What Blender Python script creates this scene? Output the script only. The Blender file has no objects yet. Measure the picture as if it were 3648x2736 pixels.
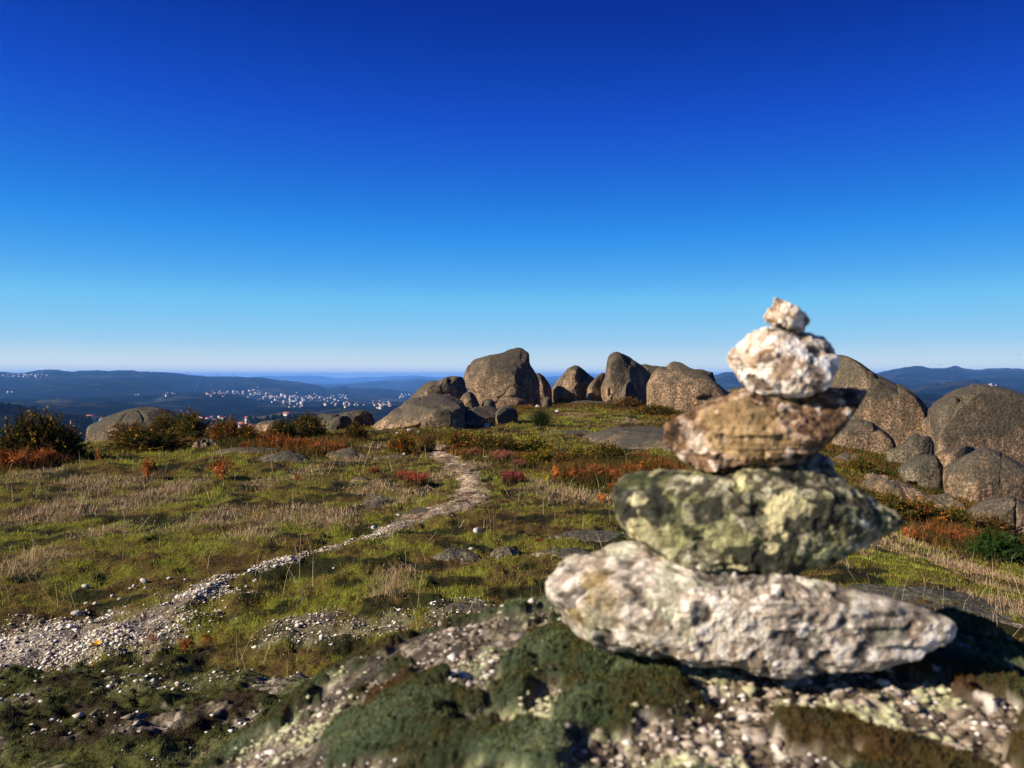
import bpy, math, random
import numpy as np
from mathutils import Vector
from mathutils.bvhtree import BVHTree

# ------------------------------------------------------------------ camera, sky, sun
C = bpy.context.scene.collection
sc = bpy.context.scene
H = 1.5                                   # eye height above the meadow
FPX, CX, CY = 2850.0, 1824.0, 1338.0      # focal length, centre and horizon in pixels of the photograph
cam = bpy.data.cameras.new('camera')
camo = bpy.data.objects.new('camera', cam)
C.objects.link(camo)
camo.location = (0, 0, H)
camo.rotation_euler = (math.pi / 2, 0, 0)
cam.sensor_width = 36.0
cam.lens = 36.0 * FPX / 3648
cam.shift_y = -30.0 / 3648
cam.clip_start = 0.02
cam.clip_end = 60000
cam.dof.use_dof = True
cam.dof.focus_distance = 12.0
cam.dof.aperture_fstop = cam.lens / 2.1
sc.camera = camo

SUN_EL, SUN_ROT = math.radians(27), math.radians(242)
world = bpy.data.worlds.new("World")
sc.world = world
world.use_nodes = True
wt = world.node_tree
sky = wt.nodes.new('ShaderNodeTexSky')
sky.sky_type = 'NISHITA'
sky.sun_disc = False
sky.sun_elevation = SUN_EL
sky.sun_rotation = SUN_ROT
sky.altitude = 400
sky.air_density = 1.0
sky.dust_density = 0.5
sky.ozone_density = 3.0
# grade the clear sky towards the deep saturated blue of the photograph (by the sky's own red/blue ratio)
sep = wt.nodes.new('ShaderNodeSeparateColor')
wt.links.new(sky.outputs[0], sep.inputs[0])
div = wt.nodes.new('ShaderNodeMath'); div.operation = 'DIVIDE'
wt.links.new(sep.outputs[0], div.inputs[0]); wt.links.new(sep.outputs[2], div.inputs[1])
mr = wt.nodes.new('ShaderNodeMapRange')
mr.inputs[1].default_value = 0.25; mr.inputs[2].default_value = 1.35
wt.links.new(div.outputs[0], mr.inputs[0])
ramp = wt.nodes.new('ShaderNodeValToRGB')
stops = [(0.272, (.0008, .012, .16)), (0.308, (.0015, .030, .328)), (0.335, (.007, .084, .610)),
         (0.41, (.026, .279, .831)), (0.58, (.162, .546, .896)), (0.93, (.37, .65, .86)), (1.28, (.72, .83, .82))]
while len(ramp.color_ramp.elements) < len(stops):
    ramp.color_ramp.elements.new(0.5)
for e, (p, c) in zip(ramp.color_ramp.elements, stops):
    e.position = (p - .25) / 1.1
    e.color = (*c, 1)
wt.links.new(mr.outputs[0], ramp.inputs[0])
vm = wt.nodes.new('ShaderNodeVectorMath'); vm.operation = 'SCALE'
vm.inputs['Scale'].default_value = 10.0
wt.links.new(ramp.outputs[0], vm.inputs[0])
bg = wt.nodes['Background']
wt.links.new(vm.outputs[0], bg.inputs[0])
bg.inputs[1].default_value = 0.05

sun = bpy.data.lights.new('sun', 'SUN')
sun.energy = 5.0
sun.angle = math.radians(0.5)
sun.color = (1.0, 0.90, 0.74)
suno = bpy.data.objects.new('sun', sun)
C.objects.link(suno)
sd = Vector((math.sin(SUN_ROT) * math.cos(SUN_EL), math.cos(SUN_ROT) * math.cos(SUN_EL), math.sin(SUN_EL)))
suno.rotation_euler = sd.to_track_quat('Z', 'Y').to_euler()
suno.location = (-20, -8, 30)
sc.view_settings.view_transform = 'Standard'
sc.view_settings.look = 'None'
sc.view_settings.exposure = 1.0
sc.view_settings.gamma = 1.0
sc.cycles.max_bounces = 4
sc.cycles.diffuse_bounces = 2
sc.cycles.glossy_bounces = 1
sc.cycles.volume_bounces = 2
sc.cycles.transparent_max_bounces = 8

R = np.random.default_rng(7)
random.seed(7)

# ------------------------------------------------------------------ numpy noise
def _h(ix, iy, iz, s):
    h = (ix.astype(np.uint32) * np.uint32(374761393) + iy.astype(np.uint32) * np.uint32(668265263)
         + iz.astype(np.uint32) * np.uint32(2147483647) + np.uint32(s * 144665 + 13))
    h = (h ^ (h >> np.uint32(13))) * np.uint32(1274126177)
    h = (h ^ (h >> np.uint32(16))) * np.uint32(2246822519)
    h = h ^ (h >> np.uint32(15))
    return (h & np.uint32(0xffffff)).astype(np.float32) / np.float32(0xffffff)

def P3(x, y, z=0.0):
    x, y, z = np.broadcast_arrays(np.asarray(x, float), np.asarray(y, float), np.asarray(z, float))
    return np.stack([x, y, z], -1)

def vnoise(P, s=0):
    f = np.floor(P); t = (P - f).astype(np.float32); i = f.astype(np.int64)
    t = t * t * t * (t * (t * 6 - 15) + 10)
    x, y, z = i[..., 0], i[..., 1], i[..., 2]
    out = 0
    for dx in (0, 1):
        wx = t[..., 0] if dx else 1 - t[..., 0]
        for dy in (0, 1):
            wy = t[..., 1] if dy else 1 - t[..., 1]
            for dz in (0, 1):
                wz = t[..., 2] if dz else 1 - t[..., 2]
                out = out + wx * wy * wz * _h(x + dx, y + dy, z + dz, s)
    return out * 2 - 1

def fbm(P, o=4, s=0, g=.5, l=2.03):
    a, r, n = 1.0, 0, 0
    for k in range(o):
        r = r + a * vnoise(P * l ** k + k * 17.3, s + k)
        n += a; a *= g
    return r / n

def ridged(P, o=3, s=0):
    a, r, n = 1.0, 0, 0
    for k in range(o):
        r = r + a * (1 - np.abs(vnoise(P * 2.1 ** k + k * 9.7, s + k)) * 2)
        n += a; a *= .5
    return r / n

def voro(P, s=0, flat=False):
    """F1, F2 and a random value of the nearest cell"""
    f = np.floor(P); i = f.astype(np.int64); t = (P - f)
    d1 = np.full(P.shape[:-1], 9.0); d2 = np.full(P.shape[:-1], 9.0); rid = np.zeros(P.shape[:-1])
    rg = (-1, 0, 1)
    for dx in rg:
        for dy in rg:
            for dz in ((0,) if flat else rg):
                a, b, c = i[..., 0] + dx, i[..., 1] + dy, i[..., 2] + dz
                jx = dx + _h(a, b, c, s) - t[..., 0]
                jy = dy + _h(a, b, c, s + 1) - t[..., 1]
                jz = 0 if flat else dz + _h(a, b, c, s + 2) - t[..., 2]
                d = jx * jx + jy * jy + jz * jz
                m = d < d1
                d2 = np.where(m, d1, np.minimum(d2, d))
                rid = np.where(m, _h(a, b, c, s + 3), rid)
                d1 = np.where(m, d, d1)
    return np.sqrt(d1), np.sqrt(d2), rid

def sstep(a, b, x):
    t = np.clip((x - a) / (b - a), 0, 1)
    return t * t * (3 - 2 * t)

def mixc(a, b, t):
    t = np.asarray(t)[..., None]
    return np.asarray(a, float) * (1 - t) + np.asarray(b, float) * t

def ramp_c(t, stops):
    t = np.asarray(t)
    xs = [s[0] for s in stops]
    return np.stack([np.interp(t, xs, [s[1][k] for s in stops]) for k in range(3)], -1)

# ------------------------------------------------------------------ mesh + object helpers
def mesh(name, V, faces, mats, col=None, smooth=True, midx=None):
    V = np.ascontiguousarray(V, np.float32).reshape(-1, 3)
    if isinstance(faces, np.ndarray):
        faces = [faces]
    faces = [np.asarray(f, np.int32) for f in faces if len(f)]
    me = bpy.data.meshes.new(name)
    me.vertices.add(len(V)); me.vertices.foreach_set('co', V.ravel())
    loops = np.concatenate([f.ravel() for f in faces])
    lens = np.concatenate([np.full(len(f), f.shape[1], np.int32) for f in faces])
    st = np.concatenate([[0], np.cumsum(lens)[:-1]]).astype(np.int32)
    me.loops.add(len(loops)); me.loops.foreach_set('vertex_index', loops)
    me.polygons.add(len(lens)); me.polygons.foreach_set('loop_start', st)
    if smooth:
        me.polygons.foreach_set('use_smooth', np.ones(len(lens), bool))
    if col is not None:
        c4 = np.ones((len(V), 4), np.float32); c4[:, :3] = col
        a = me.color_attributes.new('Col', 'FLOAT_COLOR', 'POINT')
        a.data.foreach_set('color', c4.ravel())
    for m in (mats if isinstance(mats, (list, tuple)) else [mats]):
        me.materials.append(m)
    if midx is not None:
        me.polygons.foreach_set('material_index', np.asarray(midx, np.int32))
    me.update()
    return me

def tag(o, label=None, cat=None, group=None, kind=None):
    if label: o['label'] = label
    if cat: o['category'] = cat
    if group: o['group'] = group
    if kind: o['kind'] = kind
    return o

def link(name, data, loc=(0, 0, 0), parent=None):
    o = bpy.data.objects.new(name, data)
    C.objects.link(o)
    o.location = loc
    if parent is not None:
        o.parent = parent
    return o

def copy_tree(o, parent=None):
    c = o.copy(); C.objects.link(c)
    c.parent = parent
    for ch in list(o.children):
        copy_tree(ch, c)
    return c

def grid_faces(n, m):
    a = np.arange(n * m).reshape(n, m)
    return np.stack([a[:-1, :-1].ravel(), a[:-1, 1:].ravel(), a[1:, 1:].ravel(), a[1:, :-1].ravel()], -1)

# ------------------------------------------------------------------ materials
ALB = .64            # all base colours are set for this exposure
class NT:
    def __init__(s, name):
        s.m = bpy.data.materials.new(name); s.m.use_nodes = True
        s.t = s.m.node_tree; s.t.nodes.clear()
        s.out = s.t.nodes.new('ShaderNodeOutputMaterial')
    def n(s, typ, ins=None, **kw):
        nd = s.t.nodes.new('ShaderNode' + typ)
        for k, v in kw.items(): setattr(nd, k, v)
        for k, v in (ins or {}).items():
            if isinstance(v, bpy.types.NodeSocket): s.t.links.new(v, nd.inputs[k])
            else: nd.inputs[k].default_value = v
        return nd
    def pos(s): return s.n('NewGeometry').outputs['Position']
    def noise(s, scale, detail=3, rough=.55, vec=None):
        return s.n('TexNoise', {'Vector': vec or s.pos(), 'Scale': scale, 'Detail': detail, 'Roughness': rough}).outputs['Fac']
    def ramp(s, fac, st):
        r = s.n('ValToRGB', {0: fac}); el = r.color_ramp.elements
        while len(el) < len(st): el.new(.5)
        for e, (p, c) in zip(el, st):
            e.position = p
            e.color = (*c, 1) if len(c) == 3 else c
        return r.outputs[0]
    def mix(s, a, b, f, mode='MIX'):
        nd = s.t.nodes.new('ShaderNodeMix'); nd.data_type = 'RGBA'; nd.blend_type = mode
        for k, v in ((0, f), (6, a), (7, b)):
            if isinstance(v, bpy.types.NodeSocket): s.t.links.new(v, nd.inputs[k])
            else: nd.inputs[k].default_value = (*v, 1) if isinstance(v, tuple) else v
        return nd.outputs[2]
    def math(s, op, a, b=0.0):
        nd = s.n('Math', {0: a, 1: b}, operation=op); return nd.outputs[0]
    def val(s, v): return s.n('CombineColor', {0: v, 1: v, 2: v}).outputs[0]
    def attr(s): return s.n('Attribute', attribute_name='Col').outputs['Color']
    def bump(s, h, strength, dist):
        return s.n('Bump', {'Height': h, 'Strength': strength, 'Distance': dist}).outputs[0]
    def surf(s, col, rough=.9, spec=.2, normal=None):
        col = s.mix(col, (ALB, ALB, ALB), 1.0, 'MULTIPLY')
        b = s.n('BsdfPrincipled', {'Base Color': col, 'Roughness': rough, 'Specular IOR Level': spec})
        if normal is not None: s.t.links.new(normal, b.inputs['Normal'])
        s.t.links.new(b.outputs[0], s.out.inputs[0]); return s.m
    def leaf(s, col, tr=.3):
        col = s.mix(col, (.88, .86, .82), 1.0, 'MULTIPLY')
        d = s.n('BsdfDiffuse', {0: col}); t = s.n('BsdfTranslucent', {0: col})
        mx = s.n('MixShader', {0: tr, 1: d.outputs[0], 2: t.outputs[0]})
        s.t.links.new(mx.outputs[0], s.out.inputs[0]); return s.m

def mat_attr(name, amp=.5, scale=200, rough=.92, bump=None, spec=.15, gain=1.0):
    n = NT(name)
    k = n.noise(scale, 4, .65)
    f = n.ramp(k, [(.25, (1 - amp,) * 3), (.75, (1 + amp * .6,) * 3)])
    nor = n.bump(k, bump[0], bump[1]) if bump else None
    return n.surf(n.mix(n.mix(n.attr(), f, 1.0, 'MULTIPLY'), (gain, gain, gain), 1.0, 'MULTIPLY'), rough, spec, nor)

def mat_leaf(name, tr=.3):
    n = NT(name); return n.leaf(n.attr(), tr)

def mat_flat(name, c, rough=.8, amp=.25, scale=3.0):
    n = NT(name)
    f = n.ramp(n.noise(scale, 3), [(.3, (1 - amp,) * 3), (.7, (1 + amp * .5,) * 3)])
    return n.surf(n.mix(c, f, 1.0, 'MULTIPLY'), rough, .25)

def mat_granite(name, light, dark, scale=1.0, lich=.5):
    """weathered coarse granite: speckle of pink feldspar and dark mica, grey-black lichen in patches"""
    n = NT(name)
    p = n.pos()
    sp = n.noise(15 * scale, 3, .7, p)
    sp2 = n.noise(42 * scale, 2, .6, p)
    big = n.noise(.55 * scale, 5, .62, p)
    mid = n.noise(2.6 * scale, 4, .6, p)
    base = n.ramp(sp, [(.30, tuple(x * .55 for x in dark)), (.44, dark), (.56, light), (.72, tuple(min(1, x * 1.4) for x in light))])
    tint = n.ramp(sp2, [(.3, (.45, .42, .38)), (.5, (1.0, .95, .9)), (.68, (1.7, 1.5, 1.3))])
    base = n.mix(base, tint, .9, 'MULTIPLY')
    # streaks running down the faces
    stv = n.n('Mapping', {'Vector': p, 'Scale': (2.2 * scale, 2.2 * scale, .3 * scale)}).outputs[0]
    stk = n.noise(1.6, 4, .6, stv)
    base = n.mix(base, n.ramp(stk, [(.40, (.62, .60, .56)), (.62, (1.12, 1.08, 1.04))]), 1.0, 'MULTIPLY')
    nz = n.n('SeparateXYZ', {0: n.n('NewGeometry').outputs['Normal']}).outputs[2]
    gzc = n.n('SeparateXYZ', {0: n.n('TexCoord').outputs['Generated']}).outputs[2]
    hb = n.math('ADD', n.math('MULTIPLY', nz, .07), n.math('MULTIPLY', n.math('SUBTRACT', gzc, .62), .26))
    lm = n.ramp(n.math('ADD', hb, n.math('ADD', n.math('MULTIPLY', big, .60), n.math('MULTIPLY', mid, .38))),
                [(.46 - .10 * (lich - .5), (0, 0, 0)), (.58 - .10 * (lich - .5), (1, 1, 1))])
    lichen = n.ramp(n.noise(24 * scale, 3, .7, p), [(.35, (.028, .026, .020)), (.55, (.075, .070, .050)), (.7, (.17, .165, .12))])
    col = n.mix(base, lichen, n.math('MULTIPLY', lm, .8))
    oran = n.ramp(n.noise(5.0 * scale, 5, .7, p), [(.66, (0, 0, 0)), (.72, (1, 1, 1))])
    col = n.mix(col, (.23, .13, .045), n.math('MULTIPLY', oran, .45))
    hgt = n.math('ADD', n.math('MULTIPLY', sp, .5), n.math('ADD', n.math('MULTIPLY', mid, .9), n.math('MULTIPLY', sp2, .2)))
    return n.surf(col, .93, .12, n.bump(hgt, .8, .07 / scale))

GRAN = mat_granite('granite', (.42, .30, .205), (.17, .125, .086))
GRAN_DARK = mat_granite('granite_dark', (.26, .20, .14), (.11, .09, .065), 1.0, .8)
GRAN_GREY = mat_granite('granite_grey', (.31, .27, .20), (.10, .09, .07), 1.5, .6)
GRAN_PALE = mat_granite('granite_pale', (.40, .285, .19), (.20, .145, .095), 1.6, .25)
GRAN_FLAT = mat_granite('granite_flat', (.30, .23, .16), (.13, .105, .075), 2.2, .6)
STONE = mat_attr('cairn_granite', .40, 520, .85, (.9, .002), .3, 1.25)
MOSSROCK = mat_attr('moss_and_granite', .45, 380, .95, (.6, .003), .12)
LEDGE = mat_attr('ledge_surface', .55, 90, .95, (.7, .01), .1)
GROUND = mat_attr('turf', .60, 26, .97, (.8, .03), .05)
def mat_path():
    n = NT('path_gravel')
    vo = n.n('TexVoronoi', {'Vector': n.pos(), 'Scale': 75.0})
    cell = n.n('SeparateColor', {0: vo.outputs['Color']}).outputs[0]
    sp = n.ramp(cell, [(.0, (.35, .33, .30)), (.45, (.8, .78, .74)), (.7, (1.2, 1.2, 1.18)), (1, (1.9, 1.9, 1.85))])
    k = n.noise(30, 4, .65)
    c = n.mix(n.mix(n.attr(), sp, .85, 'MULTIPLY'), n.ramp(k, [(.3, (.6, .58, .55)), (.7, (1.25, 1.25, 1.25))]), 1.0, 'MULTIPLY')
    return n.surf(c, .95, .1, n.bump(n.math('ADD', cell, k), .8, .008))
PATHM = mat_path()
GRASSM = mat_leaf('grass_blades', .35)
MOSSM = mat_leaf('moss_tips', .25)
PLANT = mat_leaf('foliage', .22)
GRAVEL = mat_attr('gravel_stone', .3, 60, .9, None, .2)
STONEW = mat_flat('pale_quartz_stone', (.62, .57, .49), .85, .35, 22.0)

# ------------------------------------------------------------------ near terrain
COLS = {
 -.75: [(0, -1.5), (10, -1.5), (14, -1.52), (18, -1.75), (24, -2.6), (34, -5), (50, -10), (80, -20), (140, -42)],
 -.55: [(0, -1.5), (10, -1.5), (15, -1.50), (20, -1.68), (25, -2.2), (34, -4), (50, -9), (80, -20), (140, -42)],
 -.40: [(0, -1.5), (10, -1.5), (17, -1.48), (22, -1.58), (27, -1.95), (34, -3.4), (50, -8), (80, -19), (140, -42)],
 -.25: [(0, -1.5), (10, -1.5), (18, -1.48), (23, -1.58), (26, -1.82), (31, -2.5), (45, -5.5), (80, -18), (140, -42)],
 -.12: [(0, -1.5), (10, -1.5), (18, -1.5), (22, -1.52), (27, -1.55), (34, -1.7), (45, -3), (80, -15), (140, -42)],
 .00: [(0, -1.5), (10, -1.5), (20, -1.5), (25, -1.52), (30, -1.42), (36, -1.33), (42, -1.4), (52, -2.2), (80, -12), (140, -40)],
 .15: [(0, -1.5), (10, -1.5), (20, -1.5), (25, -1.48), (30, -1.4), (36, -1.3), (44, -1.35), (54, -2.4), (80, -12), (140, -40)],
 .28: [(0, -1.5), (8, -1.52), (15, -1.5), (25, -1.48), (32, -1.5), (38, -1.65), (46, -2.3), (60, -5), (80, -12), (140, -40)],
 .40: [(0, -1.5), (6, -1.52), (8.5, -1.65), (12, -1.92), (18, -2.1), (26, -2.15), (34, -2.25), (44, -3.2), (80, -12), (140, -40)],
 .52: [(0, -1.5), (5, -1.5), (6.6, -1.62), (8.5, -1.95), (11, -2.35), (14, -2.6), (18, -2.55), (24, -2.35), (32, -2.6), (42, -4.5), (80, -14), (140, -42)],
 .66: [(0, -1.5), (4, -1.5), (5.4, -1.58), (7.5, -1.95), (10, -2.55), (13.5, -2.85), (18, -2.75), (24, -2.6), (32, -3), (42, -5.2), (80, -16), (140, -45)],
 .80: [(0, -1.5), (4, -1.5), (5.2, -1.6), (7.5, -2.1), (10, -2.8), (14, -3.1), (24, -2.9), (32, -3.3), (42, -5.6), (80, -18), (140, -48)],
}
_us = np.array(sorted(COLS))
_yg = np.geomspace(.3, 140, 420)
_T = np.stack([np.interp(_yg, [a for a, b in COLS[u]], [b for a, b in COLS[u]]) for u in _us])
_k = np.exp(-.5 * (np.arange(-16, 17) / 6.0) ** 2); _k /= _k.sum()
_T = np.stack([np.convolve(np.pad(r, 16, 'edge'), _k, 'valid') for r in _T])
_ug = np.linspace(-.8, .8, 321)
_Tu = np.stack([np.interp(_ug, _us, _T[:, j]) for j in range(len(_yg))], 1)
_k2 = np.exp(-.5 * (np.arange(-24, 25) / 9.0) ** 2); _k2 /= _k2.sum()
_Tu = np.stack([np.convolve(np.pad(_Tu[:, j], 24, 'edge'), _k2, 'valid') for j in range(len(_yg))], 1)

def base_z(x, y):
    yy = np.clip(y, .3, 139.9)
    u = np.clip(x / yy, -.8, .8)
    a = (u + .8) / 1.6 * 320; b = np.log(yy / .3) / np.log(140 / .3) * 419
    i = np.clip(a.astype(int), 0, 319); j = np.clip(b.astype(int), 0, 418)
    fa = a - i; fb = b - j
    z = (_Tu[i, j] * (1 - fa) * (1 - fb) + _Tu[i + 1, j] * fa * (1 - fb) + _Tu[i, j + 1] * (1 - fa) * fb + _Tu[i + 1, j + 1] * fa * fb)
    return z

def gz(x, y, fine=False):
    x = np.asarray(x, float); y = np.asarray(y, float)
    z = base_z(x, y) + H
    P = P3(x, y, 0)
    z = z + .07 * fbm(P * .45, 3, 11) + .045 * fbm(P * 1.7, 3, 12)
    if fine:
        z = z + .042 * fbm(P * 6.0, 3, 13) + .010 * vnoise(P * 26, 14)
    return z

_yy = np.geomspace(.9, 130, 2600)
def hit(px, py):
    """the ground point that stands at a pixel of the photograph"""
    u = (px - CX) / FPX; v = (py - CY) / FPX
    d = H - v * _yy - gz(u * _yy, _yy)
    k = np.argmax(d < 0) if (d < 0).any() else len(_yy) - 1
    y = _yy[k]
    return u * y, y, float(gz(np.array([u * y]), np.array([y]))[0])

def pt(px, py, y):
    return np.stack([(np.asarray(px, float) - CX) / FPX * y, np.full(np.shape(px), float(y)), H - (np.asarray(py, float) - CY) / FPX * y], -1)

# path centre line (pixels of the photograph -> points on the ground) and half widths in metres
PATH_PX = [(1585, 1588, .22), (1562, 1610, .25), (1600, 1640, .22), (1640, 1672, .16), (1674, 1705, .15), (1684, 1740, .17), (1668, 1772, .20), (1610, 1802, .27),
           (1530, 1830, .27), (1400, 1880, .13), (1260, 1925, .10), (1120, 1965, .10), (980, 2005, .12), (830, 2055, .16),
           (680, 2125, .24), (520, 2205, .32), (300, 2265, .38), (60, 2325, .40), (-250, 2415, .42)]
_pp = np.array([(*hit(a, b)[:2], w) for a, b, w in PATH_PX])
_t = np.linspace(0, len(_pp) - 1, 260)
_pc = np.stack([np.interp(_t, np.arange(len(_pp)), _pp[:, k]) for k in range(3)], -1)
_kk = np.ones(9) / 9
_pc = np.stack([np.convolve(np.pad(_pc[:, k], 4, 'edge'), _kk, 'valid') for k in range(3)], -1)

_brk = [(*hit(a, b)[:2], r) for a, b, r in ((760, 2085, .30), (930, 2028, .25), (1080, 1980, .22), (560, 2165, .22), (330, 2235, .25), (1600, 1650, .2))]
def path_f(x, y):
    """0 on the path's centre line, 1 at its ragged edge"""
    x = np.asarray(x, float); sh = x.shape
    q = np.stack([x.ravel(), np.asarray(y, float).ravel()], -1)
    best = np.full(len(q), 99.0)
    for a in range(0, len(_pc)):
        d = np.hypot(q[:, 0] - _pc[a, 0], q[:, 1] - _pc[a, 1]) / _pc[a, 2]
        best = np.minimum(best, d)
    nz = .75 * fbm(P3(q[:, 0] * 1.3, q[:, 1] * 1.3), 3, 31) + .75 * fbm(P3(q[:, 0] * 5.5, q[:, 1] * 5.5), 3, 32)
    for a, b, r in _brk:                       # turf has grown over the track here
        nz = nz + .55 * np.exp(-(((q[:, 0] - a) / r) ** 2 + ((q[:, 1] - b) / (r * 1.6)) ** 2))
    return (best + nz).reshape(sh)

# pale dry grass patches (pixels) and bare stony patches
DRY_PX = [(200, 1830, 210), (560, 1770, 150), (640, 1735, 120), (1060, 1830, 150), (1180, 1850, 120), (1320, 1740, 110), (1460, 1760, 130), (1560, 1700, 90), (1080, 1690, 130),
          (920, 1730, 120), (1930, 1740, 140), (2040, 1770, 140), (2200, 1790, 130), (780, 1850, 160), (1700, 1660, 70), (1250, 1640, 90), (1200, 1560, 70), (1330, 1590, 80), (2050, 1480, 80), (2250, 1500, 80),
          (3150, 1940, 130), (3300, 1960, 130), (3450, 2030, 140), (3560, 2100, 130), (3620, 2180, 140), (3050, 1960, 60), (2990, 2010, 50), (420, 1720, 120), (300, 1710, 100), (130, 1690, 110),
          (380, 1890, 120), (900, 1900, 120), (90, 2010, 140), (1400, 2080, 100)]
_dry = [(*hit(a, b)[:2], r / FPX * hit(a, b)[1]) for a, b, r in DRY_PX]
BARE_PX = [(1120, 2225, 130), (1260, 2250, 120), (1000, 2240, 100), (1700, 2170, 90), (1560, 2200, 110), (1400, 2215, 120), (1330, 1790, 60)]
_bare = [(*hit(a, b)[:2], r / FPX * hit(a, b)[1]) for a, b, r in BARE_PX]

def blobs(x, y, L, stretch=1.5):
    f = np.zeros(np.shape(x))
    for a, b, r in L:
        f = np.maximum(f, np.exp(-(((x - a) / r) ** 2 + ((y - b) / (r * stretch)) ** 2)))
    return f

def dryness(x, y):
    return blobs(x, y, _dry, 2.2) * 1.15 + .55 * fbm(P3(x, y) * .9, 4, 21) + .25 * fbm(P3(x, y) * 4, 2, 22)

def bareness(x, y):
    return blobs(x, y, _bare, 2.5) + .6 * fbm(P3(x, y) * 2.5, 4, 24) - .35

# ground sheet
NA, NRAD = 760, 720
ang = np.linspace(-1.75, 1.75, NA)
ang = ang * (.36 + .64 * (np.abs(ang) / 1.75) ** 1.5)
rad = np.geomspace(.35, 150, NRAD)
AA, RR = np.meshgrid(ang, rad, indexing='ij')
gx, gy = RR * np.sin(AA), RR * np.cos(AA)
gzz = gz(gx, gy, True)
dr = dryness(gx, gy)
A = fbm(P3(gx, gy) * .55, 4, 41); B = fbm(P3(gx, gy) * 2.6, 4, 42); D = fbm(P3(gx, gy) * 9, 3, 43)
gc = ramp_c(A * .5 + B * .7 + .5 * D, [(-.9, (.020, .014, .006)), (-.45, (.075, .044, .015)), (-.1, (.14, .092, .026)), (.15, (.16, .125, .024)), (.4, (.165, .160, .022)), (.9, (.22, .21, .04))])
gc = mixc(gc, (.18, .135, .08), sstep(.4, 1.05, dr) * .6)
bn = bareness(gx, gy)
gc = mixc(gc, (.24, .20, .155), sstep(.15, .45, bn + .3 * D) * .5)
gc = mixc(gc, (.022, .024, .008), sstep(.06, .30, fbm(P3(gx, gy) * 3.4, 4, 44)) * .9 * sstep(.9, 1.4, path_f(gx, gy)))
pf = path_f(gx, gy)
gc = mixc(gc, (.36, .27, .19), sstep(1.25, .75, pf))
link_o = link('ground', mesh('ground', np.stack([gx, gy, gzz], -1), grid_faces(NA, NRAD), GROUND, gc.reshape(-1, 3)))
tag(link_o, kind='structure')

# path: gravel sheet with a ragged edge
pu = np.linspace(0, len(_pc) - 1, 1500)
px_ = np.interp(pu, np.arange(len(_pc)), _pc[:, 0]); py_ = np.interp(pu, np.arange(len(_pc)), _pc[:, 1]); pw_ = np.interp(pu, np.arange(len(_pc)), _pc[:, 2])
tx, ty = np.gradient(px_), np.gradient(py_)
tl = np.hypot(tx, ty); nx_, ny_ = -ty / tl, tx / tl
k2 = np.ones(61) / 61
nx_ = np.convolve(np.pad(nx_, 30, 'edge'), k2, 'valid'); ny_ = np.convolve(np.pad(ny_, 30, 'edge'), k2, 'valid')
wv = np.linspace(-1.5, 1.5, 60)
qx = px_[:, None] + nx_[:, None] * pw_[:, None] * wv; qy = py_[:, None] + ny_[:, None] * pw_[:, None] * wv
qf = path_f(qx, qy)
qz = gz(qx, qy) + .35 * (gz(qx, qy, True) - gz(qx, qy)) + .026 * np.clip(.9 - qf, -.6, .9) - .002 + .005 * fbm(P3(qx, qy) * 14, 3, 33)
qc = ramp_c(fbm(P3(qx, qy) * 5, 4, 34) + .5 * fbm(P3(qx, qy) * 30, 2, 35), [(-.6, (.10, .065, .035)), (-.1, (.27, .18, .11)), (.2, (.42, .30, .195)), (.6, (.60, .47, .33))])
qc = mixc(qc, np.array((.33, .29, .24)) * (.35 + 2.0 * qc[..., :1]), sstep(9, 4.5, qy) * .75)
qc = qc * np.clip(.95 + qy / 40, .9, 1.25)[..., None]
ff = grid_faces(1500, 60)
ff = ff[qf.ravel()[ff].max(1) < .86]
tag(link('path', mesh('path', np.stack([qx, qy, qz], -1), ff, PATHM, qc.reshape(-1, 3))), kind='structure')

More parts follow.
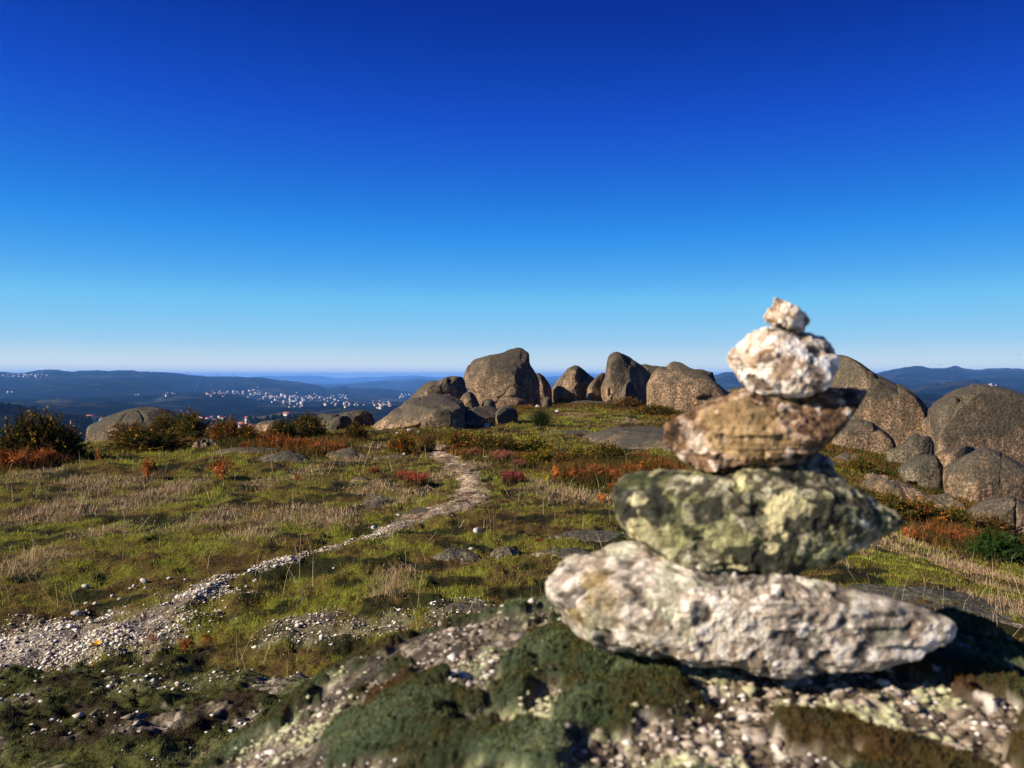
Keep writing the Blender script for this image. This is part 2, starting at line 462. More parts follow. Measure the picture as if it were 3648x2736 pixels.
# ------------------------------------------------------------------ far valley and hills (one sheet)
def crest(pts, D):
    xs = [p[0] for p in pts]; ys = [p[1] for p in pts]
    return (lambda u: (np.interp(u * FPX + CX, xs, ys) - CY) / FPX), D
RIDGES = [
 # near wooded shoulder
 ([(-900, 1430), (0, 1446), (60, 1456), (150, 1476), (240, 1494), (310, 1497), (335, 1520), (450, 1575), (620, 1590), (800, 1560), (900, 1512), (1000, 1494), (1110, 1492), (1180, 1505), (1320, 1530), (1500, 1560), (4800, 1600)], 800, .075, .5),
 ([(-900, 1450), (400, 1440), (900, 1490), (1000, 1484), (1102, 1468), (1158, 1454), (1215, 1447), (1316, 1458), (1339, 1452), (1395, 1452), (1500, 1462), (1900, 1440), (2900, 1420), (3272, 1408), (3400, 1415), (3648, 1432), (4800, 1440)], 1700, .075, 1),
 ([(-900, 1425), (0, 1432), (500, 1414), (624, 1409), (794, 1409), (839, 1413), (884, 1425), (929, 1434), (1000, 1443), (1060, 1462), (1200, 1470), (1900, 1440), (3000, 1410), (3253, 1391), (3330, 1373), (3402, 1362), (3475, 1358), (3560, 1372), (3648, 1392), (4800, 1400)], 2600, .07, 1),
 ([(-900, 1356), (0, 1349), (450, 1350), (560, 1362), (700, 1400), (900, 1440), (1500, 1440), (2500, 1420), (3000, 1350), (3137, 1341), (3282, 1340), (3427, 1343), (3523, 1340), (3648, 1339), (4800, 1345)], 4600, .06, .8),
 ([(-900, 1322), (0, 1325), (34, 1329), (68, 1332), (97, 1327), (127, 1322), (163, 1318), (197, 1317), (258, 1326), (282, 1321), (339, 1320), (384, 1322), (463, 1319), (500, 1324), (584, 1326), (613, 1329), (658, 1334), (703, 1339), (755, 1342), (850, 1343), (884, 1346), (934, 1346), (970, 1353), (1034, 1359), (1079, 1365), (1129, 1375), (1172, 1386), (1215, 1378), (1230, 1377), (1244, 1384), (1271, 1388), (1339, 1388), (1384, 1391), (1475, 1400), (1900, 1395), (2400, 1350), (2544, 1338), (2580, 1328), (2616, 1325), (2680, 1330), (2800, 1345), (3000, 1350), (3128, 1331), (3176, 1319), (3224, 1309), (3258, 1305), (3292, 1307), (3321, 1314), (3369, 1312), (3403, 1305), (3436, 1314), (3475, 1319), (3523, 1314), (3571, 1312), (3648, 1316), (4800, 1325)], 5800, .065, .6),
 ([(-900, 1360), (800, 1360), (1000, 1366), (1150, 1378), (1250, 1374), (1350, 1362), (1400, 1358), (1440, 1359), (1500, 1352), (1600, 1361), (1900, 1360), (3000, 1372), (4800, 1375)], 13000, .02, .6),
 ([(-900, 1343), (600, 1341), (880, 1347), (960, 1342), (1000, 1343), (1090, 1338), (1150, 1341), (1190, 1348), (1230, 1351), (1270, 1346), (1330, 1343), (1360, 1345), (1380, 1341), (1410, 1339), (1430, 1341), (1470, 1338), (1500, 1340), (1560, 1346), (1700, 1344), (1936, 1343), (2000, 1339), (2117, 1336), (2200, 1338), (2500, 1337), (3000, 1345), (4800, 1345)], 26000, .02, .6),
]
def far_z(u, y, noise=True):
    x = u * y
    z = np.full(np.shape(y), -185.0)
    z = z + 25 * fbm(P3(x, y) * .0011, 3, 55)
    t_in = np.clip((y - 90) / 700, 0, 1)
    for k, (pts, Dm, kk, rough) in enumerate(RIDGES):
        v = (np.interp(u * FPX + CX, [p[0] for p in pts], [p[1] for p in pts]) - CY) / FPX
        zc = -v * Dm
        t = np.log(np.maximum(y, 1) / Dm)
        w = .05
        r = zc - kk * Dm * (np.sqrt(t * t + w * w) - w) * np.where(t < 0, 1.0, .8)
        if noise:
            side = sstep(.02, .25, np.abs(t))
            r = r + Dm * rough * (.0052 * fbm(P3(x, y) * (5.5 / Dm), 4, 60 + k) * (.10 + side) + .0125 * side * ridged(P3(x * 1.0, y * .45) * (7.0 / Dm), 3, 66 + k))
        h = Dm * .004
        z = np.maximum(z, r) + h * .25 * np.exp(-np.abs(z - r) / h)
    near = -42 - 60 * sstep(0, 1, np.log(np.maximum(y, 100) / 140) / 1.4)
    z = np.where(y < 700, np.minimum(z, near) * t_in + near * (1 - t_in), z)
    return z + H

NU, NY = 900, 620
fu = np.linspace(-1.15, 1.15, NU); fyy = np.geomspace(120, 30000, NY)
UU, YY = np.meshgrid(fu, fyy, indexing='ij')
FZ = far_z(UU, YY)
canopy = vnoise(P3(UU * YY / 14, YY / 14, 0), 71) * 1.6 + vnoise(P3(UU * YY / 45, YY / 45), 72) * 3.0
FZ = FZ + canopy * np.clip(YY / 1500, .5, 1.6)
fX = UU * YY
f1 = fbm(P3(fX, YY) * .0016, 4, 81); f2 = fbm(P3(fX * .006, YY * .003), 4, 82); f3 = fbm(P3(fX, YY) * .02, 3, 83)
fc = ramp_c(f3 + .6 * f2, [(-.5, (.008, .014, .008)), (0, (.020, .030, .014)), (.35, (.050, .052, .024)), (.7, (.09, .08, .04))])
fc = mixc(fc, (.15, .145, .085), sstep(.28, .50, f2 + .3 * f3) * .7)
fc = mixc(fc, (.19, .14, .10), sstep(.32, .50, f1 + .4 * f3) * .6)
mnt = sstep(5000, 5600, YY) * sstep(.42, .5, UU)
fc = mixc(fc, (.16, .14, .15), mnt * sstep(-.1, .4, fbm(P3(fX, YY) * .009, 4, 84) + .1) * .8)
fc = fc * (.16 + .34 * sstep(-.1, .3, f2))[..., None]
HILL = mat_attr('hill_cover', .5, .03, 1.0, (.7, 12), .0)
tag(link('hills', mesh('hills', np.stack([fX, YY, FZ], -1), grid_faces(NU, NY), HILL, fc.reshape(-1, 3))), kind='structure')

_fy = np.geomspace(500, 29000, 5000)
def far_hit(px, py):
    u = (px - CX) / FPX; v = (py - CY) / FPX
    d = H - v * _fy - far_z(np.full(_fy.shape, u), _fy)
    if not (d < 0).any(): return None
    k = np.argmax(d < 0); y = _fy[k]
    return u * y, y, H - v * y

# ------------------------------------------------------------------ boulders
def boulder(name, label, px, y0, tf, tb, apex=None, mat=GRAN, p=2.05, nt=200, nr=56, amp=.035, seed=0, cat='boulder', group=None, sink=.25, dents=(), sharp=.7, freq=1.0, deep=.3, flare=True, facets=5, crack=.075, pr=None):
    """an outline given in photograph pixels, set at its distance y0 and given a rounded front (tf) and back (tb)"""
    q = np.asarray(px, float)
    W = pt(q[:, 0], q[:, 1], y0)[:, [0, 2]]
    if apex is None:
        c = (W.max(0) + W.min(0)) / 2
    else:
        c = pt(apex[0], apex[1], y0)[[0, 2]]
    g = float(gz(np.array([c[0]]), np.array([y0]))[0])
    lo = W[:, 1].min()
    sink = max(sink, deep * (W[:, 1].max() - lo))
    if flare:
        il, ir = int(W[:, 0].argmin()), int(W[:, 0].argmax())
        seq = [ir]
        while seq[-1] != il: seq.append((seq[-1] + 1) % len(W))
        seq2 = [il]
        while seq2[-1] != ir: seq2.append((seq2[-1] + 1) % len(W))
        top = seq if W[seq, 1].mean() > W[seq2, 1].mean() else seq2
        T_ = W[top]; zb = min(lo, g - sink); wd = np.ptp(W[:, 0])
        W = np.concatenate([T_, [[T_[-1, 0] + .03 * wd * np.sign(T_[-1, 0] - c[0]), zb], [T_[0, 0] + .03 * wd * np.sign(T_[0, 0] - c[0]), zb]]])
    elif lo > g - sink:
        k = (c[1] - (g - sink)) / max(c[1] - lo, .05)
        W[:, 1] = np.where(W[:, 1] < c[1], c[1] + (W[:, 1] - c[1]) * k, W[:, 1])
    th = np.linspace(0, 2 * np.pi, nt, endpoint=False)
    d = np.stack([np.cos(th), np.sin(th)], -1)
    a = W - c; b = np.roll(W, -1, 0) - c
    Rr = np.zeros(nt)
    for i in range(len(a)):
        e = b[i] - a[i]
        den = d[:, 0] * e[1] - d[:, 1] * e[0]
        den = np.where(np.abs(den) < 1e-9, 1e-9, den)
        t = (a[i, 0] * e[1] - a[i, 1] * e[0]) / den
        s = (a[i, 0] * d[:, 1] - a[i, 1] * d[:, 0]) / den
        ok = (s >= -1e-6) & (s <= 1 + 1e-6) & (t > 0)
        Rr = np.where(ok, np.maximum(Rr, t), Rr)
    Rr = np.where(Rr == 0, np.median(Rr[Rr > 0]), Rr)
    kw = np.exp(-.5 * (np.arange(-4, 5) / 1.6) ** 2); kw /= kw.sum()
    Rr = np.convolve(np.pad(Rr, 4, 'wrap'), kw, 'valid')
    ph = np.linspace(0, np.pi / 2, nr + 1)[1:]
    rr = np.sin(ph)
    dep = np.cos(ph) ** (2 / p) if p > 2 else np.cos(ph)
    pt_ = p + ((pr or p) - p) * np.clip(np.cos(th), 0, 1) ** .7
    dep = np.clip(1 - rr[:, None] ** pt_, 0, 1) ** (1 / pt_)
    dep[-1] = 0
    size = float(np.sqrt(np.mean(Rr ** 2)))
    def ring(rk, dy):
        return np.stack([c[0] + d[:, 0] * Rr * rk, np.full(nt, y0 + dy), c[1] + d[:, 1] * Rr * rk], -1)
    rows = [ring(r, -tf * e) for r, e in zip(rr, dep)] + [ring(r, tb * e) for r, e in zip(rr[:-1][::-1], dep[:-1][::-1])]
    V = np.concatenate([np.array([[c[0], y0 - tf, c[1]]])] + rows + [np.array([[c[0], y0 + tb, c[1]]])])
    n = len(rows)
    idx = 1 + np.arange(n * nt).reshape(n, nt)
    nx = np.roll(idx, -1, 1)
    quads = np.stack([idx[:-1].ravel(), idx[1:].ravel(), nx[1:].ravel(), nx[:-1].ravel()], -1)
    t1 = np.stack([np.zeros(nt, int), idx[0], nx[0]], -1)
    last = 1 + n * nt
    t2 = np.stack([np.full(nt, last), nx[-1], idx[-1]], -1)
    # displacement along the surface normal
    cen = np.array([c[0], y0, c[1]])
    N = V - cen
    N[:, 1] *= (size / np.where(V[:, 1] < y0, tf, tb)) ** 2
    N /= np.linalg.norm(N, axis=1, keepdims=True) + 1e-9
    S = V / size * freq + seed * 13.7
    disp = 1.35 * amp * size * (1.2 * fbm(S * 1.5, 4, seed) + sharp * np.minimum(0, ridged(S * 1.15, 2, seed + 5) - .15) + .25 * fbm(S * 9, 3, seed + 9))
    for (ax, ay, rx, ry, dp) in dents:           # hollows and edges, in photograph pixels
        w = pt(ax, ay, y0)
        k = ((V[:, 0] - w[0]) / (rx / FPX * y0)) ** 2 + ((V[:, 2] - w[2]) / (ry / FPX * y0)) ** 2
        disp = disp - dp * np.exp(-k) * (V[:, 1] < y0)
    e1, e2, _ = voro(V / size * .75 + seed * 3.3 + .12 * np.stack([vnoise(S * 2.3 + k, 4) for k in range(3)], -1), 300 + seed)
    disp = disp - crack * size * np.exp(-((e2 - e1) / .030) ** 2) * sstep(-.25, .15, fbm(S * .9 + 5, 2, seed + 3))
    V = V + N * disp[:, None]
    rs = np.random.default_rng(seed + 400)
    hw, hz_ = np.ptp(W[:, 0]) / 2, np.ptp(W[:, 1]) / 2
    for k in range(facets):                      # broad weathered faces on the front
        dv = np.array([rs.uniform(-1, .15 if pr else 1), -rs.uniform(.55, 1), rs.uniform(-.08, .8)]); dv /= np.linalg.norm(dv)
        q_ = (V - cen) / np.array([hw, tf, hz_])
        ov = q_ @ dv - rs.uniform(.80, .92)
        V = V - (np.maximum(ov, 0) * .8)[:, None] * dv * np.array([hw, tf, hz_])
    uc, vc = c[0] / y0, (c[1] - H) / y0           # the boulder's depth axis
    V[:, 0] += uc * (V[:, 1] - y0); V[:, 2] += vc * (V[:, 1] - y0)
    loc = np.array([c[0], y0, g])
    o = link(name, mesh(name, V - loc, [quads, t1, t2], mat), loc)
    tag(o, label, cat, group)
    return o, V, np.concatenate([quads[:, [0, 1, 2]], quads[:, [0, 2, 3]], t1, t2])

def cr3(L): return [(1300 + .3165 * x, 1150 + .3165 * y) for x, y in L]
def cr4(L): return [(1900 + .3617 * x, 1150 + .3617 * y) for x, y in L]
def cr6(L): return [(2848 + .4822 * x, 1150 + .4822 * y) for x, y in L]
def cr5(L): return [(1000 + .226 * x, 1280 + .226 * y) for x, y in L]
def cr1(L): return [(.452 * x, 1250 + .452 * y) for x, y in L]

GRP = 'granite boulders on the hilltop'
boulder('granite_boulder', 'huge upright granite boulder with sloping top and black shaded right side, tallest on the skyline',
    cr3([(1110, 600), (1130, 545), (1185, 455), (1240, 410), (1340, 375), (1450, 350), (1560, 325), (1620, 292), (1680, 280), (1760, 280), (1800, 315), (1840, 325), (1855, 360), (1850, 420), (1890, 510), (1925, 590), (1960, 690), (1975, 780), (1985, 850), (1990, 900), (1800, 915), (1700, 935), (1600, 950), (1480, 930), (1400, 930), (1290, 925), (1240, 850), (1190, 790), (1140, 740), (1118, 680)]),
    37.5, 2.1, 1.6, apex=(1752, 1395), p=2.0, amp=.05, flare=False, seed=3, group=GRP, nt=260, nr=70, dents=[(1860, 1330, 40, 70, .22), (1805, 1415, 60, 7, .16), (1868, 1258, 10, 12, .15)])
boulder('granite_boulder', 'long sloping granite slab leaning up to the tallest boulder from the left',
    cr3([(430, 930), (480, 880), (560, 790), (640, 710), (700, 670), (760, 655), (830, 655), (880, 630), (930, 605), (975, 593), (1020, 600), (1080, 590), (1120, 600), (1140, 760), (1100, 850), (1030, 950), (900, 950), (700, 950), (560, 960)]),
    32, 2.2, 2.5, apex=(1540, 1400), amp=.06, seed=5, group=GRP, dents=[(1615, 1350, 14, 26, .3), (1600, 1400, 45, 5, .18)])
boulder('granite_boulder', 'broad low granite slab at the left foot of the boulder group, beside the white stones',
    cr3([(90, 1180), (100, 1150), (140, 1110), (240, 1050), (330, 980), (430, 930), (440, 900), (550, 850), (700, 825), (830, 820), (930, 850), (1000, 900), (1060, 950), (1090, 985), (1000, 1060), (900, 1120), (850, 1180), (600, 1195), (300, 1215), (110, 1230)]),
    25.5, 3.0, 3.5, apex=(1500, 1480), amp=.05, pr=4.5, seed=8, group=GRP, nt=240, nr=64, dents=[(1425, 1490, 10, 40, .2)])
boulder('granite_boulder', 'middle granite step joining the broad low slab to the sloping slab behind it',
    [(1395, 1500), (1430, 1455), (1480, 1425), (1540, 1408), (1600, 1405), (1645, 1425), (1660, 1465), (1640, 1530), (1400, 1540)],
    28.5, 1.6, 2.0, amp=.07, seed=70, group=GRP, nt=160, nr=44)
boulder('granite_boulder', 'fissured granite block filling the gap between the two right domes',
    cr6([(900, 760), (930, 690), (975, 650), (1030, 690), (1080, 800), (1120, 930), (1000, 1000), (930, 900)]),
    27, 1.0, 1.0, amp=.07, seed=71, group=GRP, nt=140, nr=40)
boulder('granite_boulder', 'small pointed granite boulder leaning against the left foot of the tallest boulder',
    cr3([(1040, 910), (1080, 850), (1110, 800), (1160, 770), (1210, 785), (1250, 840), (1280, 900), (1285, 935), (1200, 955), (1150, 965), (1080, 955)]),
    30, .5, .5, amp=.06, seed=9, group=GRP, nt=120, nr=36)
boulder('granite_boulder', 'smallest grey granite block under the front of the tallest boulder',
    cr3([(1310, 925), (1330, 880), (1370, 852), (1420, 850), (1460, 880), (1485, 930), (1480, 960), (1400, 960)]),
    30, .35, .4, amp=.08, flare=False, seed=10, mat=GRAN_GREY, group=GRP, nt=100, nr=30)
boulder('granite_boulder', 'flat grey granite slab on the grass in front of the tallest boulder',
    cr3([(860, 1180), (870, 1110), (960, 1060), (1050, 1035), (1110, 1030), (1150, 990), (1250, 945), (1380, 925), (1470, 940), (1520, 960), (1500, 1100), (1420, 1165), (1200, 1185), (1000, 1190)]),
    26, 2.0, 2.2, apex=(1670, 1500), amp=.05, seed=12, mat=GRAN, group=GRP, dents=[(1625, 1490, 10, 16, .15)])
boulder('granite_boulder', 'round dark granite boulder at the right end of the flat grey slab',
    cr3([(1465, 1080), (1475, 1010), (1510, 960), (1580, 935), (1650, 945), (1700, 980), (1725, 1030), (1720, 1090), (1680, 1140), (1590, 1155), (1500, 1140)]),
    25.3, 1.0, .9, apex=(1772, 1482), amp=.045, flare=False, seed=14, mat=GRAN_GREY, group=GRP, nt=150, nr=44)
boulder('granite_boulder', 'pointed granite boulder half hidden behind the shaded side of the tallest boulder',
    cr3([(1925, 565), (1960, 560), (2010, 600), (2060, 670), (2095, 730), (2105, 780), (2095, 850), (2000, 860), (1960, 800), (1900, 700)]),
    41, .8, .8, amp=.05, seed=15, group=GRP, nt=120, nr=36)
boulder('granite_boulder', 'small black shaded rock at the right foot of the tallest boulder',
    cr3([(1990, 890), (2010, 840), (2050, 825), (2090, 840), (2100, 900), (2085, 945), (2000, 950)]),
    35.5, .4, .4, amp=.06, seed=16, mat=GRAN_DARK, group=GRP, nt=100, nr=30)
boulder('granite_boulder', 'lone egg shaped granite boulder standing between two gaps of blue valley',
    cr4([(170, 690), (180, 650), (220, 600), (270, 530), (310, 480), (350, 435), (410, 412), (450, 418), (490, 460), (530, 500), (580, 530), (610, 545), (570, 620), (530, 700), (500, 740), (440, 765), (380, 760), (340, 755), (300, 725), (240, 725), (180, 720)]),
    43, 1.5, 1.1, apex=(2030, 1380), amp=.05, flare=False, seed=18, group=GRP, dents=[(2078, 1370, 12, 50, .25)])
boulder('granite_boulder', 'low granite boulder tucked against the left side of the tall peaked boulder',
    cr4([(530, 725), (535, 650), (570, 590), (620, 530), (660, 500), (710, 480), (730, 560), (720, 660), (700, 750), (600, 745)]),
    40.5, .7, .8, apex=(2115, 1380), amp=.05, seed=20, group=GRP, nt=130, nr=40, dents=[(2140, 1365, 9, 22, .3)])
boulder('granite_boulder', 'tall peaked granite boulder with a long right shoulder, second tallest on the skyline',
    cr4([(670, 650), (690, 560), (710, 490), (722, 400), (735, 345), (765, 310), (810, 296), (850, 302), (910, 330), (990, 365), (1050, 405), (1110, 460), (1160, 500), (1190, 540), (1160, 640), (1140, 800), (1000, 830), (920, 810), (830, 790), (750, 755), (700, 745), (675, 700)]),
    39, 2.1, 1.5, apex=(2195, 1385), p=2.0, amp=.05, flare=False, seed=22, group=GRP, nt=220, dents=[(2170, 1400, 3, 16, .3), (2240, 1300, 20, 40, .15)])
boulder('granite_boulder', 'narrow upright granite block in front of the tall peaked boulder',
    cr4([(825, 790), (830, 740), (860, 690), (890, 620), (930, 575), (960, 580), (990, 640), (1010, 700), (995, 810), (950, 825), (880, 830)]),
    36, .9, .6, apex=(2225, 1410), amp=.06, flare=False, seed=24, group=GRP, nt=130, nr=40, dents=[(2252, 1410, 8, 30, .2)])
boulder('granite_boulder', 'rounded boulder crest showing between the two peaked boulders',
    cr4([(1040, 420), (1100, 412), (1150, 420), (1240, 435), (1275, 455), (1260, 560), (1150, 640), (1080, 560)]),
    43, 1.0, 1.0, amp=.05, seed=26, group=GRP, nt=120, nr=36)
bN, vN, fN = boulder('granite_boulder', 'wide granite boulder with a yellow and red trail mark, peaked in the middle',
    cr4([(1122, 640), (1130, 600), (1160, 550), (1200, 490), (1250, 445), (1310, 440), (1350, 395), (1390, 377), (1430, 380), (1490, 405), (1560, 455), (1650, 500), (1740, 545), (1800, 590), (1850, 640), (1900, 700), (1950, 745), (1930, 770), (1800, 760), (1700, 800), (1650, 850), (1550, 885), (1450, 905), (1340, 895), (1250, 880), (1180, 860), (1140, 780)]),
    32.5, 1.8, 1.7, apex=(2400, 1405), p=2.3, amp=.045, pr=4.5, seed=28, group=GRP, nt=240, nr=64, dents=[(2520, 1420, 30, 8, .25)])
boulder('granite_boulder', 'jagged crest of a rock behind the wide trail-marked boulder',
    cr4([(1560, 470), (1590, 455), (1650, 455), (1720, 480), (1745, 500), (1758, 475), (1772, 510), (1790, 570), (1740, 640), (1620, 600)]),
    38, .7, .8, amp=.05, seed=30, group=GRP, nt=120, nr=36)
boulder('granite_boulder', 'low rock wedged under the right edge of the wide trail-marked boulder',
    cr4([(1640, 840), (1690, 775), (1780, 730), (1850, 735), (1900, 780), (1900, 850), (1800, 870), (1700, 860)]),
    31, .7, .8, amp=.06, seed=31, group=GRP, nt=120, nr=36)
boulder('granite_boulder', 'low rounded rock just right of the trail-marked boulder, behind the cairn',
    [(2560, 1412), (2600, 1385), (2650, 1378), (2720, 1372), (2790, 1382), (2840, 1420), (2830, 1450), (2700, 1465), (2590, 1455)],
    34, 1.2, 1.2, amp=.05, seed=33, group=GRP, nt=120, nr=36)
# right hand group
bS, vS, fS = boulder('granite_boulder', 'big sloping granite dome behind the cairn with a small orange trail mark',
    cr6([(0, 900), (20, 500), (60, 400), (110, 320), (170, 265), (250, 243), (330, 243), (400, 260), (460, 300), (510, 345), (600, 395), (700, 440), (800, 480), (870, 540), (910, 590), (945, 640), (965, 700), (985, 800), (1020, 900), (1010, 940), (900, 900), (800, 860), (700, 850), (620, 820), (500, 880), (200, 900)]),
    28.5, 2.2, 2.0, apex=(3200, 1450), p=2.2, amp=.045, deep=.6, pr=4.5, seed=36, group=GRP, nt=240, nr=64, dents=[(3094, 1330, 5, 45, .3), (3050, 1345, 30, 30, .12), (3320, 1500, 4, 70, .05)])
boulder('granite_boulder', 'massive rounded granite dome cut by the right edge of the picture',
    cr6([(945, 640), (1000, 590), (1100, 520), (1180, 480), (1270, 463), (1360, 468), (1450, 480), (1550, 505), (1659, 540), (1780, 600), (1880, 700), (1930, 850), (1900, 1000), (1700, 1080), (1500, 1010), (1300, 960), (1150, 930), (1030, 940), (985, 850), (955, 720)]),
    25, 2.6, 2.5, apex=(3480, 1490), p=2.3, amp=.035, deep=.75, pr=4.5, seed=38, group=GRP, nt=240, nr=64, dents=[(3420, 1450, 6, 40, .1), (3470, 1435, 16, 5, -.08)])
boulder('granite_boulder', 'low oval granite boulder in the heather below the sloping dome',
    cr6([(245, 790), (280, 760), (370, 720), (450, 712), (530, 730), (590, 770), (650, 820), (690, 860), (715, 915), (690, 940), (640, 945), (560, 945), (480, 935), (380, 895), (320, 850)]),
    23.8, 1.0, 1.1, apex=(3080, 1545), amp=.05, pr=4.5, seed=40, deep=.5, group=GRP, nt=170, nr=48, dents=[(3125, 1530, 14, 18, .12)])
boulder('granite_boulder', 'lichen grey wedge of granite between the oval boulder and the right dome',
    cr6([(650, 945), (720, 920), (770, 890), (810, 840), (860, 828), (900, 848), (950, 835), (980, 870), (990, 960), (1005, 1000), (900, 1010), (800, 1025), (740, 1010)]),
    21.5, .8, .9, mat=GRAN_GREY, amp=.07, pr=4.5, seed=42, deep=.5, group=GRP, nt=150, nr=44)
boulder('granite_boulder', 'round lichen grey boulder below the grey wedge, shadow gap on its right',
    cr6([(730, 1100), (745, 1060), (790, 1020), (870, 985), (950, 975), (1010, 985), (1060, 1060), (1075, 1150), (1085, 1240), (1050, 1262), (950, 1215), (860, 1190), (770, 1160)]),
    18.3, .9, .9, mat=GRAN_GREY, apex=(3270, 1690), amp=.05, flare=False, pr=4.5, seed=44, deep=.5, group=GRP, nt=170, nr=48)
boulder('granite_boulder', 'flat granite shelf at the foot of the massive right dome',
    cr6([(1000, 985), (1050, 950), (1150, 920), (1230, 900), (1310, 930), (1300, 1000), (1200, 1060), (1090, 1070), (1030, 1040)]),
    21, .9, 1.0, amp=.05, seed=46, deep=.5, group=GRP, nt=130, nr=40)
boulder('granite_boulder', 'large smooth granite boulder with pale lichen disc, low at the right edge',
    cr6([(1065, 1070), (1130, 1020), (1230, 970), (1330, 920), (1400, 930), (1500, 975), (1600, 1030), (1700, 1090), (1800, 1200), (1800, 1330), (1700, 1360), (1600, 1330), (1480, 1310), (1380, 1340), (1280, 1370), (1180, 1345), (1090, 1265)]),
    17.6, 1.4, 1.5, apex=(3500, 1710), p=2.3, amp=.04, deep=.6, flare=False, pr=4.5, seed=48, group=GRP, nt=200, nr=56, dents=[(3565, 1680, 4, 60, .06)])
boulder('granite_boulder', 'lowest granite hump at the right edge, above the green bush',
    cr6([(1270, 1360), (1350, 1310), (1450, 1285), (1560, 1285), (1659, 1320), (1780, 1400), (1760, 1560), (1650, 1560), (1500, 1500), (1400, 1450), (1310, 1420)]),
    14.6, .9, 1.0, apex=(3580, 1830), amp=.05, pr=4.5, seed=50, deep=.5, group=GRP, nt=170, nr=48, dents=[(3620, 1850, 4, 60, .08)])
# left hand group
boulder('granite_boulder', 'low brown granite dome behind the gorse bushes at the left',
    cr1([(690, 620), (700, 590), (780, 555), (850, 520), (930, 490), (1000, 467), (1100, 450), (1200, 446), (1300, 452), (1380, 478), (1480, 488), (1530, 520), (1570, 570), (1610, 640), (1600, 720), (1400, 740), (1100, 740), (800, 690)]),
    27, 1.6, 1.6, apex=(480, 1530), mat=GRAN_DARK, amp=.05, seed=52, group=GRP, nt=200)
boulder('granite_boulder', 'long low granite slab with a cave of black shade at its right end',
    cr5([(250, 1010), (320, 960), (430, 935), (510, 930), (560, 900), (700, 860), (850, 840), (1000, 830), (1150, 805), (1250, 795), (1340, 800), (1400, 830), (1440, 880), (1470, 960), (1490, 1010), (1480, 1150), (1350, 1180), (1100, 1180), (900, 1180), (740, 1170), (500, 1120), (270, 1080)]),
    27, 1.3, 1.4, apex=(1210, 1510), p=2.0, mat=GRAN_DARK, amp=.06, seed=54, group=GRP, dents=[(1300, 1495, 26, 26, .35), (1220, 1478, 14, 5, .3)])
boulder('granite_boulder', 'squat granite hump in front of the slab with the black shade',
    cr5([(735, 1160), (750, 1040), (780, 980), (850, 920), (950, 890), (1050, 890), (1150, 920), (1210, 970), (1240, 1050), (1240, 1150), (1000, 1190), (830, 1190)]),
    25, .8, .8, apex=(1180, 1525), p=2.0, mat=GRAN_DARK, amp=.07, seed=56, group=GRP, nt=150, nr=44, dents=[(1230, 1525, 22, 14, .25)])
boulder('granite_boulder', 'small round granite hump behind the rust ferns, dark pines beyond it',
    [(893, 1524), (918, 1508), (950, 1499), (985, 1496), (1015, 1508), (1030, 1540), (1000, 1560), (945, 1560), (895, 1550)],
    27, .7, .8, amp=.05, seed=58, group=GRP, nt=120, nr=36)

# painted trail marks
def trail_mark(parent, V, F, px, py, w, h, cols):
    bv = BVHTree.FromPolygons([tuple(v) for v in V], [tuple(int(k) for k in f) for f in F])
    d = Vector(((px - CX) / FPX, 1, -(py - CY) / FPX)).normalized()
    loc, nor, _, _ = bv.ray_cast(Vector((0, 0, H)), d)
    if loc is None: return
    if nor.dot(d) > 0: nor = -nor
    r = nor.cross(Vector((0, 0, 1))).normalized(); r = -r if r.x < 0 else r
    up = r.cross(d).normalized(); up = nor.cross(r); up = up if up.z > 0 else -up
    for k, (m, nm) in enumerate(cols):
        vs, fs = [], []
        n = 9
        for j in range(4):
            for i in range(n):
                s = (i / (n - 1) - .5) * w * (1 + .06 * math.sin(i * 2.1 + j))
                t = (j / 3 - .5) * h * .92 - k * h + .008 * math.sin(i * 1.7)
                q = loc + r * s + up * t + nor * .6
                hh = bv.ray_cast(q, -nor)
                b = (hh[0] if hh[0] else loc) + nor * .012
                vs.append(b)
        me = mesh('painted_mark', np.array([tuple(v) for v in vs]) - np.array(parent.location), grid_faces(4, n), m)
        o = link('painted_mark', me, parent=parent)
        o['label'] = nm
PY = mat_flat('yellow_paint', (.80, .50, .03), .6, .2, 9); PR = mat_flat('red_paint', (.55, .06, .02), .6, .2, 9)
trail_mark(bN, vN, fN, 2478, 1436, .10, .042, [(PY, 'yellow paint stripe of the trail mark'), (PR, 'red paint stripe of the trail mark')])
trail_mark(bS, vS, fS, 3270, 1526, .11, .04, [(PY, 'orange yellow paint stripe of the trail mark')])

# ------------------------------------------------------------------ low outcrops, ledges and stones
def mound(name, label, px, py, a, b, h, rot, mat=GRAN_FLAT, seed=0, cat='rock', group=None, n=90, rough=.35, lift=0.0, sharp=2.4):
    x0, y0, z0 = hit(px, py)
    r = np.linspace(0, 1.15, n); th = np.linspace(0, 2 * np.pi, n * 2)
    rr, tt = np.meshgrid(r, th, indexing='ij')
    ed = 1 + rough * .6 * fbm(P3(np.cos(tt) * 1.8, np.sin(tt) * 1.8, seed * 3.1), 4, seed)
    lx, ly = a * rr * ed * np.cos(tt), b * rr * ed * np.sin(tt)
    c, s = math.cos(rot), math.sin(rot)
    x, y = x0 + lx * c - ly * s, y0 + lx * s + ly * c
    prof = np.clip(1 - rr ** sharp, -.8, 1)
    P = P3(x, y, seed)
    z = gz(x, y) + lift + h * prof * (1 + rough * fbm(P * (1.1 / max(a, .2)), 4, seed + 1)) + h * rough * .32 * fbm(P * (4.5 / max(a, .2)), 3, seed + 2) * (rr < 1.02) - .02
    V = np.stack([x, y, z], -1).reshape(-1, 3)
    loc = np.array([x0, y0, z0])
    o = link(name, mesh(name, V - loc, grid_faces(n, n * 2)[:, ::-1], mat), loc)
    return tag(o, label, cat, group)

